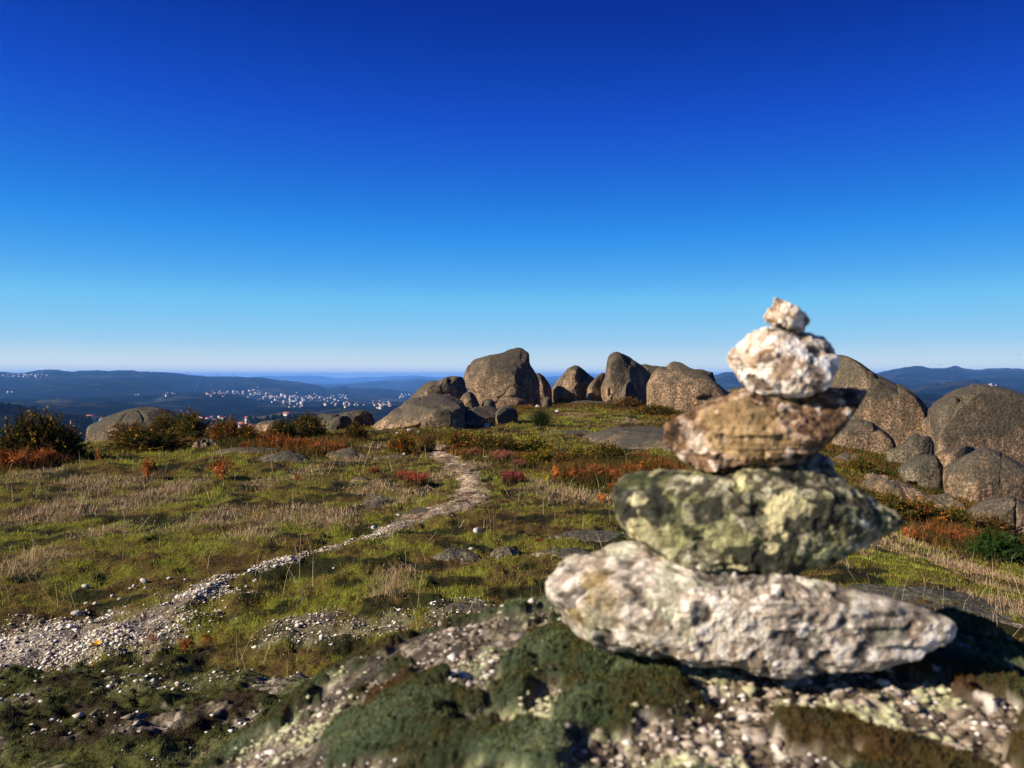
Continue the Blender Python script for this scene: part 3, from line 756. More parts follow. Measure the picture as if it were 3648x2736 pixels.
G2 = 'low granite outcrops in the turf'
mound('rock_outcrop', 'flat ribbed granite sheet sloping through the turf left of the cairn', 2330, 1575, 1.6, 2.4, .28, .15, GRAN_FLAT, 60, group=G2, n=120)
mound('rock_outcrop', 'flat lichen ledge in front of the peaked boulders', 2090, 1440, 1.5, 1.5, .16, .1, GRAN_FLAT, 61, group=G2)
mound('rock_outcrop', 'low granite ribs in the turf below the dark green broom', 2030, 1540, 1.1, 1.2, .05, .1, GRAN_FLAT, 62, group=G2)
mound('rock_outcrop', 'worn grey rock slab lying across the bend of the path', 1540, 1815, .62, .30, .03, .05, GRAN_FLAT, 63, group=G2, rough=.5)
mound('rock_outcrop', 'pale flat stone in the grass left of the red heather', 1283, 1712, .17, .16, .07, 0, GRAN_PALE, 64, group=G2)
mound('rock_outcrop', 'dark mossy ledge left of the pale stones, lower centre', 1615, 1985, .22, .20, .06, .1, GRAN_GREY, 65, group=G2, rough=.6)
mound('rock_outcrop', 'mossy granite lump with white lichen spots, lower centre', 1800, 1970, .15, .16, .06, 0, GRAN_GREY, 66, group=G2, rough=.6)
mound('rock_outcrop', 'broad mossy ledge left of the moss-green cairn stone', 2010, 1975, .32, .24, .06, -.1, GRAN_GREY, 67, group=G2, rough=.6)
mound('rock_outcrop', 'thin dark rock edge on the crest of the turf beside the cairn', 2150, 1910, .55, .22, .045, -.08, GRAN_GREY, 68, group=G2, rough=.5)
mound('rock_outcrop', 'white topped rock with a black overhang in the grass at the left', 735, 1598, 0.30, .26, .24, .2, GRAN_PALE, 69, group=G2, rough=.7)
mound('rock_outcrop', 'long thin ledge right of the white topped rock', 900, 1610, 1.0, .30, .10, 0, GRAN_FLAT, 70, group=G2, rough=.5)
mound('rock_outcrop', 'dark undercut ledge in the grass below the rust ferns', 1030, 1640, .55, .35, .17, -.1, GRAN_GREY, 71, group=G2, rough=.5)
mound('rock_outcrop', 'short dark ledge between the rust ferns and the path', 1230, 1626, .42, .28, .14, -.1, GRAN_FLAT, 72, group=G2, rough=.5)
mound('rock_outcrop', 'broken pale ledge left of the path bend', 1390, 1632, .32, .2, .08, .1, GRAN_PALE, 73, group=G2, rough=.7)
mound('rock_outcrop', 'pale gravelly rock patch at the edge of the mossy boulder', 1720, 2175, .30, .28, .035, .1, GRAN_PALE, 74, group=G2, rough=.6)
mound('rock_outcrop', 'pale broken rocks topmost on the right slope', 3040, 1655, .55, .5, .20, -.5, GRAN_PALE, 75, group=G2, rough=.8)
mound('rock_outcrop', 'overhanging pale rock in the middle of the right slope', 3135, 1722, .34, .4, .26, -.3, GRAN_PALE, 76, group=G2, rough=.8)
mound('rock_outcrop', 'cracked pale ledge on the right slope below the grey round boulder', 3205, 1775, .75, .5, .24, -.35, GRAN_PALE, 77, group=G2, rough=.8)
mound('rock_outcrop', 'smooth pink ledge lowest on the right slope', 3350, 1815, .55, .5, .26, -.45, GRAN_PALE, 78, group=G2, rough=.6)
mound('rock_outcrop', 'small ledge beside the lowest granite hump', 3455, 1850, .45, .4, .2, -.4, GRAN_FLAT, 79, group=G2, rough=.7)
mound('rock_outcrop', 'lichen spotted rock strip in the turf right of the cairn base', 3430, 2190, .55, .22, .05, -.25, GRAN_GREY, 80, group=G2, rough=.6)
mound('rock_outcrop', 'dark mossy swell in the turf at the right', 3300, 2120, .6, .35, .05, -.25, GRAN_GREY, 81, group=G2, rough=.6)
mound('rock_outcrop', 'pale rock fragments by the left foot of the low slab', 1400, 1540, 1.2, .35, .07, 0, GRAN_PALE, 82, group=G2, rough=.9)

def stone_mesh(name, seed, mat=STONEW):
    n, m = 18, 26
    ph = np.linspace(0, np.pi, n); th = np.linspace(0, 2 * np.pi, m)
    p, t = np.meshgrid(ph, th, indexing='ij')
    S = np.stack([np.sin(p) * np.cos(t), np.sin(p) * np.sin(t), np.cos(p)], -1)
    rr = 1 + .28 * fbm(S * 1.3 + seed * 7.1, 3, seed) + .10 * fbm(S * 4 + seed, 3, seed + 1)
    for k in range(5):                                  # a few broken facets
        d = np.array([math.cos(seed * 3 + k * 2.1), math.sin(seed * 5 + k * 1.7), math.cos(k * 1.3 + seed)]); d /= np.linalg.norm(d)
        rr = np.minimum(rr, .78 / np.maximum(S @ d, .05))
    V = S * rr[..., None] * np.array([1, .8, .62])
    return mesh(name, V, grid_faces(n, m), mat)
SM = [stone_mesh('stone', s) for s in range(5)]
# (px, py of the base, width px, label)
STN = [(305, 2092, 26, 'lone white stone in the grass, topmost on the left side of the path'), (400, 2126, 18, 'white stone just right of the lone white stone by the path'),
 (273, 2192, 42, 'largest white stone at the path edge with a black shadow'), (511, 2072, 26, 'white stone high on the left bank of the near path'), (246, 2164, 16, 'small white stone above the largest path stone'),
 (217, 2234, 24, 'flat white stone below the largest path stone'), (362, 2242, 22, 'white stone in the gravel right of the flat one'), (174, 2190, 14, 'small white stone left of the largest path stone'),
 (714, 2098, 20, 'white stone at the right edge of the near path'), (908, 2072, 20, 'white stone in the bright turf right of the near path'), (603, 2063, 18, 'white stone at the dark bank above the near path'),
 (477, 2090, 16, None), (518, 2096, 16, None), (463, 2098, 12, None), (136, 2212, 18, None), (425, 2136, 14, None), (339, 2152, 20, None), (307, 2152, 18, None), (181, 2374, 14, None), (735, 2124, 18, None), (560, 2120, 14, None),
 (878, 2092, 16, None), (440, 2186, 16, None), (395, 2180, 20, None), (660, 2066, 14, None), (640, 2160, 14, None), (700, 2182, 16, None),
 (1700, 1899, 44, 'white stone on the turf left of the cairn, alone in the grass'), (1734, 1632, 20, 'white stone at the foot of the pink heather by the path'), (1441, 1620, 16, 'upright pale stone left of the path bend'),
 (1460, 1540, 28, 'whitest round stone in front of the low slab'), (1418, 1546, 18, 'pale stone left of the whitest round stone'), (1492, 1542, 18, 'pale stone right of the whitest round stone'), (1420, 1838, 18, 'pale stone left of the worn slab on the path'),
 (1330, 1882, 22, 'pale stone on the bank of the middle path'), (1190, 2028, 16, 'white chip in the turf below the middle path'), (1915, 1452, 22, 'white stone on the crest behind the dark green broom'), (1735, 1520, 30, 'flat pale stone at the foot of the round dark boulder'),
 (1680, 1958, 20, 'white chip on top of the dark mossy ledge'), (1985, 1468, 20, 'pale stone right of the dark green broom')]
for i, (a, b, w, lab) in enumerate(STN):
    x, y, z = hit(a, b)
    s = w / FPX * y / 2
    o = link('stone', SM[i % 5], (x, y, z + s * .22))
    o.scale = (s, s, s); o.rotation_euler = (.3 * math.sin(i), .3 * math.cos(i * 2.1), i * 1.9)
    tag(o, lab or 'small white pebble scattered beside the near path', 'stone', 'white stones along the path')

# gravel (too many to count)
def jitter_rocks(name, x, y, size, cols, mat=GRAVEL, lift=.3, zf=None):
    n = len(x)
    base = np.array([[1, 0, 0], [.2, .95, .1], [-.95, .15, 0], [-.1, -.9, .05], [.1, .1, .7], [.05, 0, -.6]])
    F = np.array([[0, 1, 4], [1, 2, 4], [2, 3, 4], [3, 0, 4], [1, 0, 5], [2, 1, 5], [3, 2, 5], [0, 3, 5]])
    J = base[None] * (1 + .35 * R.uniform(-1, 1, (n, 6, 3))) + .2 * R.uniform(-1, 1, (n, 6, 3))
    a = R.uniform(0, 6.28, n); ca, sa = np.cos(a), np.sin(a)
    X = J[..., 0] * ca[:, None] - J[..., 1] * sa[:, None]; Y = J[..., 0] * sa[:, None] + J[..., 1] * ca[:, None]
    V = np.stack([X, Y, J[..., 2] * .7], -1) * size[:, None, None]
    z = gz(x, y, True) if zf is None else zf(x, y)
    V += np.stack([x, y, z + size * lift], -1)[:, None]
    FF = (F[None] + (np.arange(n) * 6)[:, None, None]).reshape(-1, 3)
    return link(name, mesh(name, V, FF, mat, np.repeat(cols, 6, 0), smooth=False))
gi = R.integers(0, len(_pc), 240000)
off = R.normal(0, .85, (240000, 2)) * _pc[gi, 2:3]
gxs, gys = _pc[gi, 0] + off[:, 0], _pc[gi, 1] + off[:, 1]
keep = (path_f(gxs, gys) < R.uniform(.1, 1.6, len(gxs))) & (R.random(len(gxs)) < np.where(gys < 6.5, 1.0, np.clip(6.5 / gys - .55, .05, 1)) * (.12 + .88 * (fbm(P3(gxs, gys) * 2.6, 4, 36) > -.02)))
gxs, gys = gxs[keep], gys[keep]
bx = np.concatenate([R.normal(a, r * .9, 900) for a, b, r in _bare]); by = np.concatenate([R.normal(b, r * 2.0, 900) for a, b, r in _bare])
kb = bareness(bx, by) > R.uniform(.05, .75, len(bx))
gxs, gys = np.concatenate([gxs, bx[kb]]), np.concatenate([gys, by[kb]])
gs = np.clip(R.lognormal(math.log(.0038), .62, len(gxs)), .002, .024) * np.clip(6 / gys, .62, 1.0) * 1.05
t = R.random(len(gxs))
gcol = ramp_c(t, [(0, (.16, .115, .08)), (.25, (.42, .32, .225)), (.55, (.74, .62, .48)), (1, (1.15, 1.05, .9))])
def gravel_z(x, y):
    f, g = path_f(x, y), gz(x, y, True)
    return np.maximum(g, np.where(f < .86, .65 * gz(x, y) + .35 * g + .026 * np.clip(.9 - f, -.6, .9) - .002, -99))
tag(jitter_rocks('gravel', gxs, gys, gs, gcol, zf=gravel_z), kind='stuff')

# ------------------------------------------------------------------ mossy ledge, lower left
LX, LY, LA, LB = -1.62, 2.72, 1.5, 1.12
def ledge_prof(x, y):
    q = ((np.abs(x - LX) / LA) ** 2.4 + (np.abs(y - LY) / LB) ** 2.4)
    return q + .30 * fbm(P3(x, y) * 1.7, 4, 91)
def ledge_z(x, y):
    q = ledge_prof(x, y)
    P = P3(x, y)
    return gz(x, y) + .24 * np.clip(1 - sstep(.35, 1.1, q) * 1.35, -.4, 1) + .045 * fbm(P * 3.2, 4, 92) + .03 * ridged(P3(x * 5, y * 9), 3, 93) + .016 * fbm(P * 30, 3, 94)
lx = np.linspace(LX - LA * 1.2, LX + LA * 1.2, 560); ly = np.linspace(LY - LB * 1.2, LY + LB * 1.2, 460)
LXX, LYY = np.meshgrid(lx, ly, indexing='ij')
LZ = ledge_z(LXX, LYY)
def ledge_moss(x, y): return fbm(P3(x * 3.2, y * 5), 4, 95) + .35 * fbm(P3(x, y) * 14, 3, 96)
lm = ledge_moss(LXX, LYY)
d1, d2, rid = voro(P3(LXX * 55, LYY * 55), 97, True)
lc = ramp_c(rid, [(0, (.06, .05, .035)), (.5, (.18, .14, .10)), (.85, (.30, .24, .17)), (1, (.6, .5, .38))])
ltip = ramp_c(fbm(P3(LXX, LYY) * 7, 4, 98) * 1.4, [(-.6, (.045, .030, .016)), (-.1, (.060, .062, .018)), (.3, (.10, .105, .028)), (.8, (.16, .15, .07))])
lc = mixc(lc, ltip, sstep(-.42, -.22, lm))
tag(link('mossy_ledge', mesh('mossy_ledge', np.stack([LXX - LX, LYY - LY, LZ - float(gz(np.array([LX]), np.array([LY]))[0])], -1), grid_faces(560, 460), LEDGE, lc.reshape(-1, 3)), (LX, LY, float(gz(np.array([LX]), np.array([LY]))[0]))),
    'low dark ledge of moss and crumbling granite beside the gravel path, lower left', 'rock ledge')

# ------------------------------------------------------------------ foreground boulder with the cairn
_zx = [-1.6, -1.1, -.75, -.45, -.28, -.14, .03, .2, .36, .5, .75, 1.1, 1.7]
_zz = [-2.2, -1.75, -1.05, -.53, -.345, -.245, -.197, -.195, -.212, -.262, -.48, -.95, -2.2]
_xd = np.linspace(-1.6, 1.7, 400)
_zd = np.interp(_xd, _zx, _zz)
_kz = np.exp(-.5 * (np.arange(-20, 21) / 7.0) ** 2); _kz /= _kz.sum()
_zd = np.convolve(np.pad(_zd, 20, 'edge'), _kz, 'valid')
def rock_base(x, y):
    z = np.interp(x, _xd, _zd)
    yc = .655 + .03 * np.sin(x * 5 + 1)
    z = z - .95 * np.clip(y - yc, 0, 3) ** 1.4 * 1.6
    z = z - .6 * np.clip(.12 - y, 0, 3) ** 1.5
    P = P3(x, y)
    return H + z + .016 * fbm(P * 5.5, 3, 101) + .008 * fbm(P3(x * 14, y * 22), 3, 102)
def moss_f(x, y):
    bias = .20 * np.exp(-((x - .02) / .10) ** 2) * sstep(.42, .55, y) + .07 * sstep(.12, -.05, x) - .05 - .55 * np.exp(-((x - .005 - .35 * (y - .39)) / .035) ** 2 - ((y - .40) / .035) ** 2) * sstep(-.25, -.12, x) - .22 * sstep(-.10, -.2, x) - .02 + .16 * sstep(.14, .3, x) * sstep(.47, .40, y) - .18 * np.exp(-((x - .17) / .10) ** 2) * sstep(.40, .45, y)
    return 1.0 * fbm(P3(x * 13 + y * 4, y * 19), 4, 103, .5) + .34 * fbm(P3(x, y) * 52, 3, 104) + bias
def rock_surface(x, y):
    b = rock_base(x, y)
    m = moss_f(x, y)
    mm = sstep(-.06, .16, m)
    d1, d2, rid = voro(P3(x * 105 + .6 * vnoise(P3(x, y) * 90, 1), y * 105 + .6 * vnoise(P3(x, y) * 90, 2)), 105, True)
    grit = np.clip(1 - d1 * 1.25, 0, 1)
    b2, _, rid2 = voro(P3(x * 45, y * 45), 109, True)
    stone = np.where(rid2 > .62, np.clip(.55 - b2, 0, 1) * .011, 0) * sstep(.02, .14, x)
    rt = .12 + .88 * sstep(-.02, .16, x)
    gr = rt * .0042 * np.sqrt(grit) * (.3 + rid) + .0012 * fbm(P3(x, y) * 260, 2, 115) + stone + .004 * fbm(P3(x, y) * 40, 3, 106)
    c1, _, _ = voro(P3(x * 26 + .5 * vnoise(P3(x, y) * 40, 5), y * 46), 107, True)
    cushion = .011 * np.sqrt(np.clip(m + .05, 0, .5)) + .0150 * np.sqrt(np.clip(1 - c1 * c1 * 1.35, 0, 1)) - .007 + .0016 * vnoise(P3(x, y) * 330, 108)
    z = b + (gr + .006 * fbm(P3(x, y, b) * 34, 4, 123) * sstep(.12, -.02, x)) * (1 - mm) + cushion * mm
    return z, mm, rid, rid2, grit
ax = np.concatenate([np.linspace(-1.55, -.46, 60)[:-1], np.linspace(-.46, .62, 1000), np.linspace(.62, 1.65, 60)[1:]])
ay = np.concatenate([np.linspace(-1.0, .30, 40)[:-1], np.linspace(.30, .80, 620), np.linspace(.80, 1.6, 60)[1:]])
AX, AY = np.meshgrid(ax, ay, indexing='ij')
AZ, MM, rid, rid2, grit = rock_surface(AX, AY)
ln = .5 * np.exp(-((AX - .005) / .05) ** 2 - ((AY - .40) / .05) ** 2) + fbm(P3(AX * 16, AY * 16), 4, 111) + .3 * fbm(P3(AX, AY) * 90, 2, 112)
sl = (AX < .14) & (AX > -.5) & (AY > .3) & (AY < .85)          # the sloping left flank: grain in all three directions
q3 = P3(AX[sl], AY[sl], AZ[sl])
w1, w2, wr = voro(q3 * 150 + .5 * vnoise(q3 * 120, 6)[:, None], 131)
wl = sstep(.14, .04, AX[sl])
rid = rid.copy(); grit = grit.copy()
rid[sl] = rid[sl] * (1 - wl) + wr * wl; grit[sl] = grit[sl] * (1 - wl) + np.clip(1 - w1 * 1.1, 0, 1) * wl
gcf = ramp_c(rid, [(0, (.035, .025, .017)), (.3, (.12, .086, .058)), (.6, (.27, .20, .14)), (.85, (.48, .375, .28)), (1, (.92, .80, .68))])
gcf = mixc(gcf, ramp_c(rid, [(0, (.30, .29, .13)), (1, (.86, .82, .50))]), sstep(.04, .2, ln) * .9)      # yellow-green lichen
gcf = mixc(gcf, np.array((.22, .175, .125)) * (.7 + .6 * rid[..., None]), sstep(.10, -.02, AX) * .6)
gcf = gcf * (.88 + .12 * sstep(.0, .14, AX))[..., None]
lt = fbm(P3(AX * 9 + 4, AY * 9, AZ * 9), 4, 121) + .45 * fbm(P3(AX, AY, AZ) * 60, 3, 122)
gcf = mixc(gcf, np.array((.34, .36, .19)) * (.6 + .7 * rid[..., None]), sstep(.02, .16, lt) * sstep(.12, -.04, AX) * .85)
gcf = mixc(gcf, np.array((.50, .49, .24)), sstep(.30, .40, lt) * sstep(.10, -.04, AX) * .8)
gcf = mixc(gcf, np.array((.05, .045, .035)), sstep(.10, .30, fbm(P3(AX, AY, AZ) * 34, 4, 123)) * sstep(.12, -.02, AX) * .8)
gcf = mixc(gcf, (.045, .032, .022), sstep(.52, .85, 1 - grit) * .75)                                      # darker colour between the grains
mc = ramp_c(fbm(P3(AX * 12, AY * 16), 4, 113) * 1.5 + .25 * fbm(P3(AX, AY) * 120, 2, 114),
            [(-.8, (.070, .034, .014)), (-.35, (.045, .036, .014)), (0, (.036, .050, .022)), (.4, (.065, .088, .044)), (.9, (.12, .14, .085))])
brown = sstep(.16, .32, AX) * sstep(.50, .42, AY)
mc = mixc(mc, (.075, .045, .018), brown * .55)
colf = mixc(gcf, mc, MM)
RO = np.array([.15, .45, H - .25])
tag(link('mossy_boulder', mesh('mossy_boulder', np.stack([AX, AY, AZ], -1) - RO, grid_faces(len(ax), len(ay)), MOSSROCK, colf.reshape(-1, 3)), RO),
    'moss and lichen covered granite boulder that carries the cairn', 'boulder')

# moss tips on the boulder and the ledge
def blades(name, x, y, z, h, w, lean, cols, mat, bend=.5):
    n = len(x)
    a = R.uniform(0, 2 * np.pi, n); l = lean * R.random(n); dx, dy = np.cos(a) * l, np.sin(a) * l
    b = R.uniform(0, 2 * np.pi, n); wx, wy = np.cos(b) * w / 2, np.sin(b) * w / 2
    V = np.empty((n, 5, 3), np.float32)
    V[:, 0] = np.stack([x - wx, y - wy, z], -1); V[:, 1] = np.stack([x + wx, y + wy, z], -1)
    mx, my, mz = x + dx * h * bend * .5, y + dy * h * bend * .5, z + h * .55
    V[:, 2] = np.stack([mx - wx * .75, my - wy * .75, mz], -1); V[:, 3] = np.stack([mx + wx * .75, my + wy * .75, mz], -1)
    V[:, 4] = np.stack([x + dx * h, y + dy * h, z + h * np.sqrt(np.clip(1 - .5 * l * l, .2, 1))], -1)
    k = (np.arange(n) * 5)[:, None]
    q = np.array([[0, 1, 3, 2]]) + k; t = np.array([[2, 3, 4]]) + k
    return link(name, mesh(name, V.reshape(-1, 3), [q, t], mat, np.repeat(cols, 5, 0), smooth=False))
mx_ = R.uniform(-.42, .60, 420000); my_ = R.uniform(.33, .76, 420000)
mf = moss_f(mx_, my_)
kp = mf > R.uniform(-.02, .18, len(mf))
mx_, my_ = mx_[kp], my_[kp]
mz_, mmk, *_ = rock_surface(mx_, my_)
mcol = ramp_c(fbm(P3(mx_ * 12, my_ * 16), 4, 113) * 1.5 + R.normal(0, .25, len(mx_)),
              [(-.8, (.11, .052, .016)), (-.35, (.080, .060, .020)), (0, (.075, .085, .030)), (.4, (.125, .145, .060)), (1.2, (.36, .36, .22))])
mcol = mixc(mcol, (.10, .07, .024), sstep(.12, .4, fbm(P3(mx_ * 22, my_ * 30), 3, 118)) * .6)
mcol = mixc(mcol, (.09, .06, .022), sstep(.16, .32, mx_) * sstep(.50, .42, my_) * .5)
tag(blades('moss', mx_, my_, mz_ - .0006, R.uniform(.0012, .0032, len(mx_)), R.uniform(.0004, .0009, len(mx_)), .55, mcol, MOSSM), kind='stuff')
mx_ = R.uniform(LX - LA, LX + LA, 150000); my_ = R.uniform(LY - LB, LY + LB, 150000)
kp = (ledge_moss(mx_, my_) > R.uniform(-.42, -.1, len(mx_))) & (ledge_prof(mx_, my_) < 1.1)
mx_, my_ = mx_[kp], my_[kp]
mcol = ramp_c(fbm(P3(mx_, my_) * 7, 4, 98) * 1.4 + R.normal(0, .25, len(mx_)), [(-.6, (.050, .034, .018)), (-.1, (.075, .078, .022)), (.3, (.12, .125, .034)), (.9, (.22, .20, .10))])
tag(blades('moss', mx_, my_, ledge_z(mx_, my_) - .002, R.uniform(.006, .018, len(mx_)), R.uniform(.0012, .0025, len(mx_)), 1.0, mcol, MOSSM), kind='stuff')

CRUMB = mat_attr('rock_crumb', .35, 300, .9, None, .2)
cx_ = R.uniform(-.42, .60, 42000); cy_ = R.uniform(.33, .72, 42000)
cm = moss_f(cx_, cy_); cl = fbm(P3(cx_ * 16, cy_ * 16), 4, 111)
kp = (cm < R.uniform(-.10, .16, len(cm))) & (R.random(len(cm)) < 1.0) & (fbm(P3(cx_, cy_) * 22, 3, 116) > R.uniform(-.5, .4, len(cm)))
cx_, cy_, cl = cx_[kp], cy_[kp], cl[kp]
ccol = ramp_c(R.random(len(cx_)), [(0, (.07, .05, .035)), (.35, (.24, .175, .12)), (.7, (.56, .44, .34)), (1, (1.1, 1.0, .88))])
ccol = ccol * (.8 + .2 * sstep(.0, .15, cx_))[:, None]
ccol = mixc(ccol, (.56, .54, .30), (cl + R.normal(0, .12, len(cx_)) > .06) * .8)
tag(jitter_rocks('rock_crumbs', cx_, cy_, np.clip(R.lognormal(math.log(.0018), .5, len(cx_)), .0009, .006), ccol, CRUMB, .15, lambda a, b: rock_surface(a, b)[0]), kind='stuff')
cx_ = R.uniform(LX - LA, LX + LA, 9000); cy_ = R.uniform(LY - LB, LY + LB, 9000)
kp = (ledge_prof(cx_, cy_) < 1.05) & (fbm(P3(cx_, cy_) * 5, 4, 117) > R.uniform(-.05, .5, len(cx_))); cx_, cy_ = cx_[kp], cy_[kp]
ccol = ramp_c(R.random(len(cx_)), [(0, (.20, .15, .10)), (.4, (.5, .4, .3)), (.75, (.85, .74, .6)), (1, (1.15, 1.1, 1.0))])
tag(jitter_rocks('rock_crumbs', cx_, cy_, np.clip(R.lognormal(math.log(.006), .6, len(cx_)), .003, .024), ccol, CRUMB, .3, ledge_z), kind='stuff')

# cairn
def cairn_stone(label, L, y0, tf, tb, seed, pal, grain=150.0, lich=None, apex=None, amp=.05, p=3.0, yaw=0):
    px = [(1900 + .9042 * x, 1000 + .9042 * y) for x, y in L]
    q = np.asarray(px); W = pt(q[:, 0], q[:, 1], y0)[:, [0, 2]]
    c = (W.max(0) + W.min(0)) / 2 if apex is None else pt(1900 + .9042 * apex[0], 1000 + .9042 * apex[1], y0)[[0, 2]]
    nt, nr = 620, 150
    th = np.linspace(0, 2 * np.pi, nt, endpoint=False); d = np.stack([np.cos(th), np.sin(th)], -1)
    a = W - c; b = np.roll(W, -1, 0) - c; Rr = np.zeros(nt)
    for i in range(len(a)):
        e = b[i] - a[i]; den = d[:, 0] * e[1] - d[:, 1] * e[0]; den = np.where(np.abs(den) < 1e-9, 1e-9, den)
        t = (a[i, 0] * e[1] - a[i, 1] * e[0]) / den; s = (a[i, 0] * d[:, 1] - a[i, 1] * d[:, 0]) / den
        Rr = np.where((s >= -1e-6) & (s <= 1 + 1e-6) & (t > 0), np.maximum(Rr, t), Rr)
    kw = np.exp(-.5 * (np.arange(-8, 9) / 3.0) ** 2); kw /= kw.sum(); Rr = np.convolve(np.pad(Rr, 8, 'wrap'), kw, 'valid')
    ph = np.linspace(0, np.pi / 2, nr + 1)[1:]; rr = np.sin(ph); pt_ = p + 5 * np.clip(np.cos(th), 0, 1) ** .6; dep = np.clip(1 - rr[:, None] ** pt_, 0, 1) ** (1 / pt_)
    rows = [np.stack([c[0] + d[:, 0] * Rr * r, np.full(nt, y0 - tf * e), c[1] + d[:, 1] * Rr * r], -1) for r, e in zip(rr, dep)]
    bk = list(range(0, nr - 1, 3))[::-1]
    rows += [np.stack([c[0] + d[:, 0] * Rr * rr[k], np.full(nt, y0 + tb * dep[k]), c[1] + d[:, 1] * Rr * rr[k]], -1) for k in bk]
    V = np.concatenate([np.array([[c[0], y0 - tf, c[1]]])] + rows + [np.array([[c[0], y0 + tb, c[1]]])])
    n = len(rows); idx = 1 + np.arange(n * nt).reshape(n, nt); nx = np.roll(idx, -1, 1)
    quads = np.stack([idx[:-1].ravel(), idx[1:].ravel(), nx[1:].ravel(), nx[:-1].ravel()], -1)
    last = 1 + n * nt
    t1 = np.stack([np.zeros(nt, int), idx[0], nx[0]], -1); t2 = np.stack([np.full(nt, last), nx[-1], idx[-1]], -1)
    size = float(np.sqrt(np.mean(Rr ** 2)))
    N = V - np.array([c[0], y0, c[1]]); hz = (W[:, 1].max() - W[:, 1].min()) / 2; hx = (W[:, 0].max() - W[:, 0].min()) / 2
    N = N / np.array([hx, 1, hz]) ** 2; N[:, 1] = (V[:, 1] - y0) / np.where(V[:, 1] < y0, tf, tb) ** 2
    N /= np.linalg.norm(N, axis=1, keepdims=True) + 1e-9
    mid = fbm(V * 34 + seed, 4, 150 + seed); knob = ridged(V * 20 + seed, 3, 157 + seed)
    V = V + N * (size * amp * 1.4 * fbm(V * 15 + seed, 3, 155 + seed) + .0026 * mid + .0028 * knob - .0006)[:, None]
    rs = np.random.default_rng(seed + 700)
    for k in range(11):                            # broken faces
        dv = np.array([rs.uniform(-1, .9), -rs.uniform(.5, 1), rs.uniform(-.22, 1)]); dv /= np.linalg.norm(dv)
        q_ = (V - np.array([c[0], y0, c[1]])) / np.array([hx, tf, hz])
        ov = q_ @ dv - rs.uniform(.80, .95) - .04 * knob
        V = V - (np.maximum(ov, 0) * .75)[:, None] * dv * np.array([hx, tf, hz])
    wob = .0022 * np.stack([vnoise(V * 150 + k * 31, k) for k in range(3)], -1)
    d1, d2, rid = voro((V + wob) * grain * 1.15 + seed, 120 + seed)
    e1, e2, rid2 = voro((V + wob * 2) * grain * .5 + seed, 140 + seed)
    lay = ridged(V * np.array([9, 9, 95.0]) + seed, 3, 160 + seed)
    pit = sstep(.05, .45, fbm(V * 85 + seed, 3, 158 + seed))
    lk = (lich or {}).get('layer', .6) * sstep(.0, .5, fbm(V * 11 + seed, 2, 159 + seed) + .3)
    V = V + N * (.0026 * lay * lk - .0022 * pit + .0011 * (np.sqrt(np.clip(1 - d1 * 1.15, 0, 1)) * (.2 + rid) - .4) + .0010 * fbm(V * 320, 2, 163))[:, None]
    col = ramp_c(np.clip(rid * .72 + rid2 * .28 + .14 * fbm(V * 330, 2, 162), 0, 1), pal)
    crev = sstep(.5, .9, d1) * .55 + sstep(.05, -.5, mid) * .2 + pit * .7
    col = mixc(col, np.array(pal[0][1]) * .4, np.clip(crev, 0, .93))
    V[:, 0] += c[0] / y0 * (V[:, 1] - y0); V[:, 2] += (c[1] - H) / y0 * (V[:, 1] - y0)
    col = ramp_c(np.clip(rid * .62 + rid2 * .38 + .10 * fbm(V * 300, 2, 162), 0, 1), pal)
    crev = sstep(.55, .95, d1) * .45 + sstep(.05, -.5, mid) * .3 + pit * .85
    col = mixc(col, np.array(pal[0][1]) * .45, np.clip(crev, 0, .92))
    P = V * 1.0
    if lich:
        for (cc, thr, sc_, sd, amt) in lich.get('spots', []):
            f = fbm(P * sc_ + sd, 4, 170 + sd)
            col = mixc(col, np.array(cc) * (.6 + .7 * rid[:, None]), sstep(thr, thr + .10, f) * amt)
    loc = np.array([c[0], y0, W[:, 1].min()])
    o = link('cairn_stone', mesh('cairn_stone', V - loc, [quads, t1, t2], STONE, col), loc)
    tag(o, label, 'stone', 'stones stacked in the cairn')
PAL_PALE = [(0, (.12, .085, .058)), (.22, (.38, .285, .205)), (.45, (.68, .545, .42)), (.7, (.94, .81, .67)), (1, (1.15, 1.06, .94))]
PAL_WHITE = [(0, (.26, .14, .07)), (.2, (.50, .34, .22)), (.45, (.78, .63, .50)), (.7, (.92, .82, .72)), (1, (1.05, 1.0, .94))]
PAL_BROWN = [(0, (.030, .014, .006)), (.3, (.105, .050, .020)), (.6, (.25, .135, .066)), (.85, (.50, .33, .22)), (1, (.95, .78, .65))]
PAL_MOSS = [(0, (.035, .03, .015)), (.25, (.11, .095, .05)), (.5, (.28, .245, .145)), (.8, (.54, .48, .31)), (1, (.9, .8, .6))]
CY0 = .53
cairn_stone('smallest brownish stone topmost of the cairn, with a little point', [(905, 145), (925, 115), (945, 100), (950, 75), (965, 66), (985, 83), (1010, 95), (1040, 105), (1065, 125), (1092, 155), (1080, 178), (1060, 200), (1000, 208), (950, 200), (935, 172)],
    CY0, .016, .018, 1, [(0, (.18, .10, .05)), (.3, (.54, .39, .26)), (.6, (.85, .68, .53)), (1, (1.1, 1.0, .9))], 210, amp=.06)
cairn_stone('white and pink lumpy quartz stone, second from the top of the cairn', [(770, 300), (785, 270), (830, 240), (850, 212), (900, 198), (950, 190), (1050, 198), (1100, 208), (1140, 225), (1170, 250), (1188, 290), (1182, 340), (1162, 390), (1130, 425), (1080, 446), (980, 442), (900, 448), (860, 428), (820, 392), (800, 360), (775, 332)],
    CY0, .035, .036, 2, PAL_WHITE, 120, amp=.05)
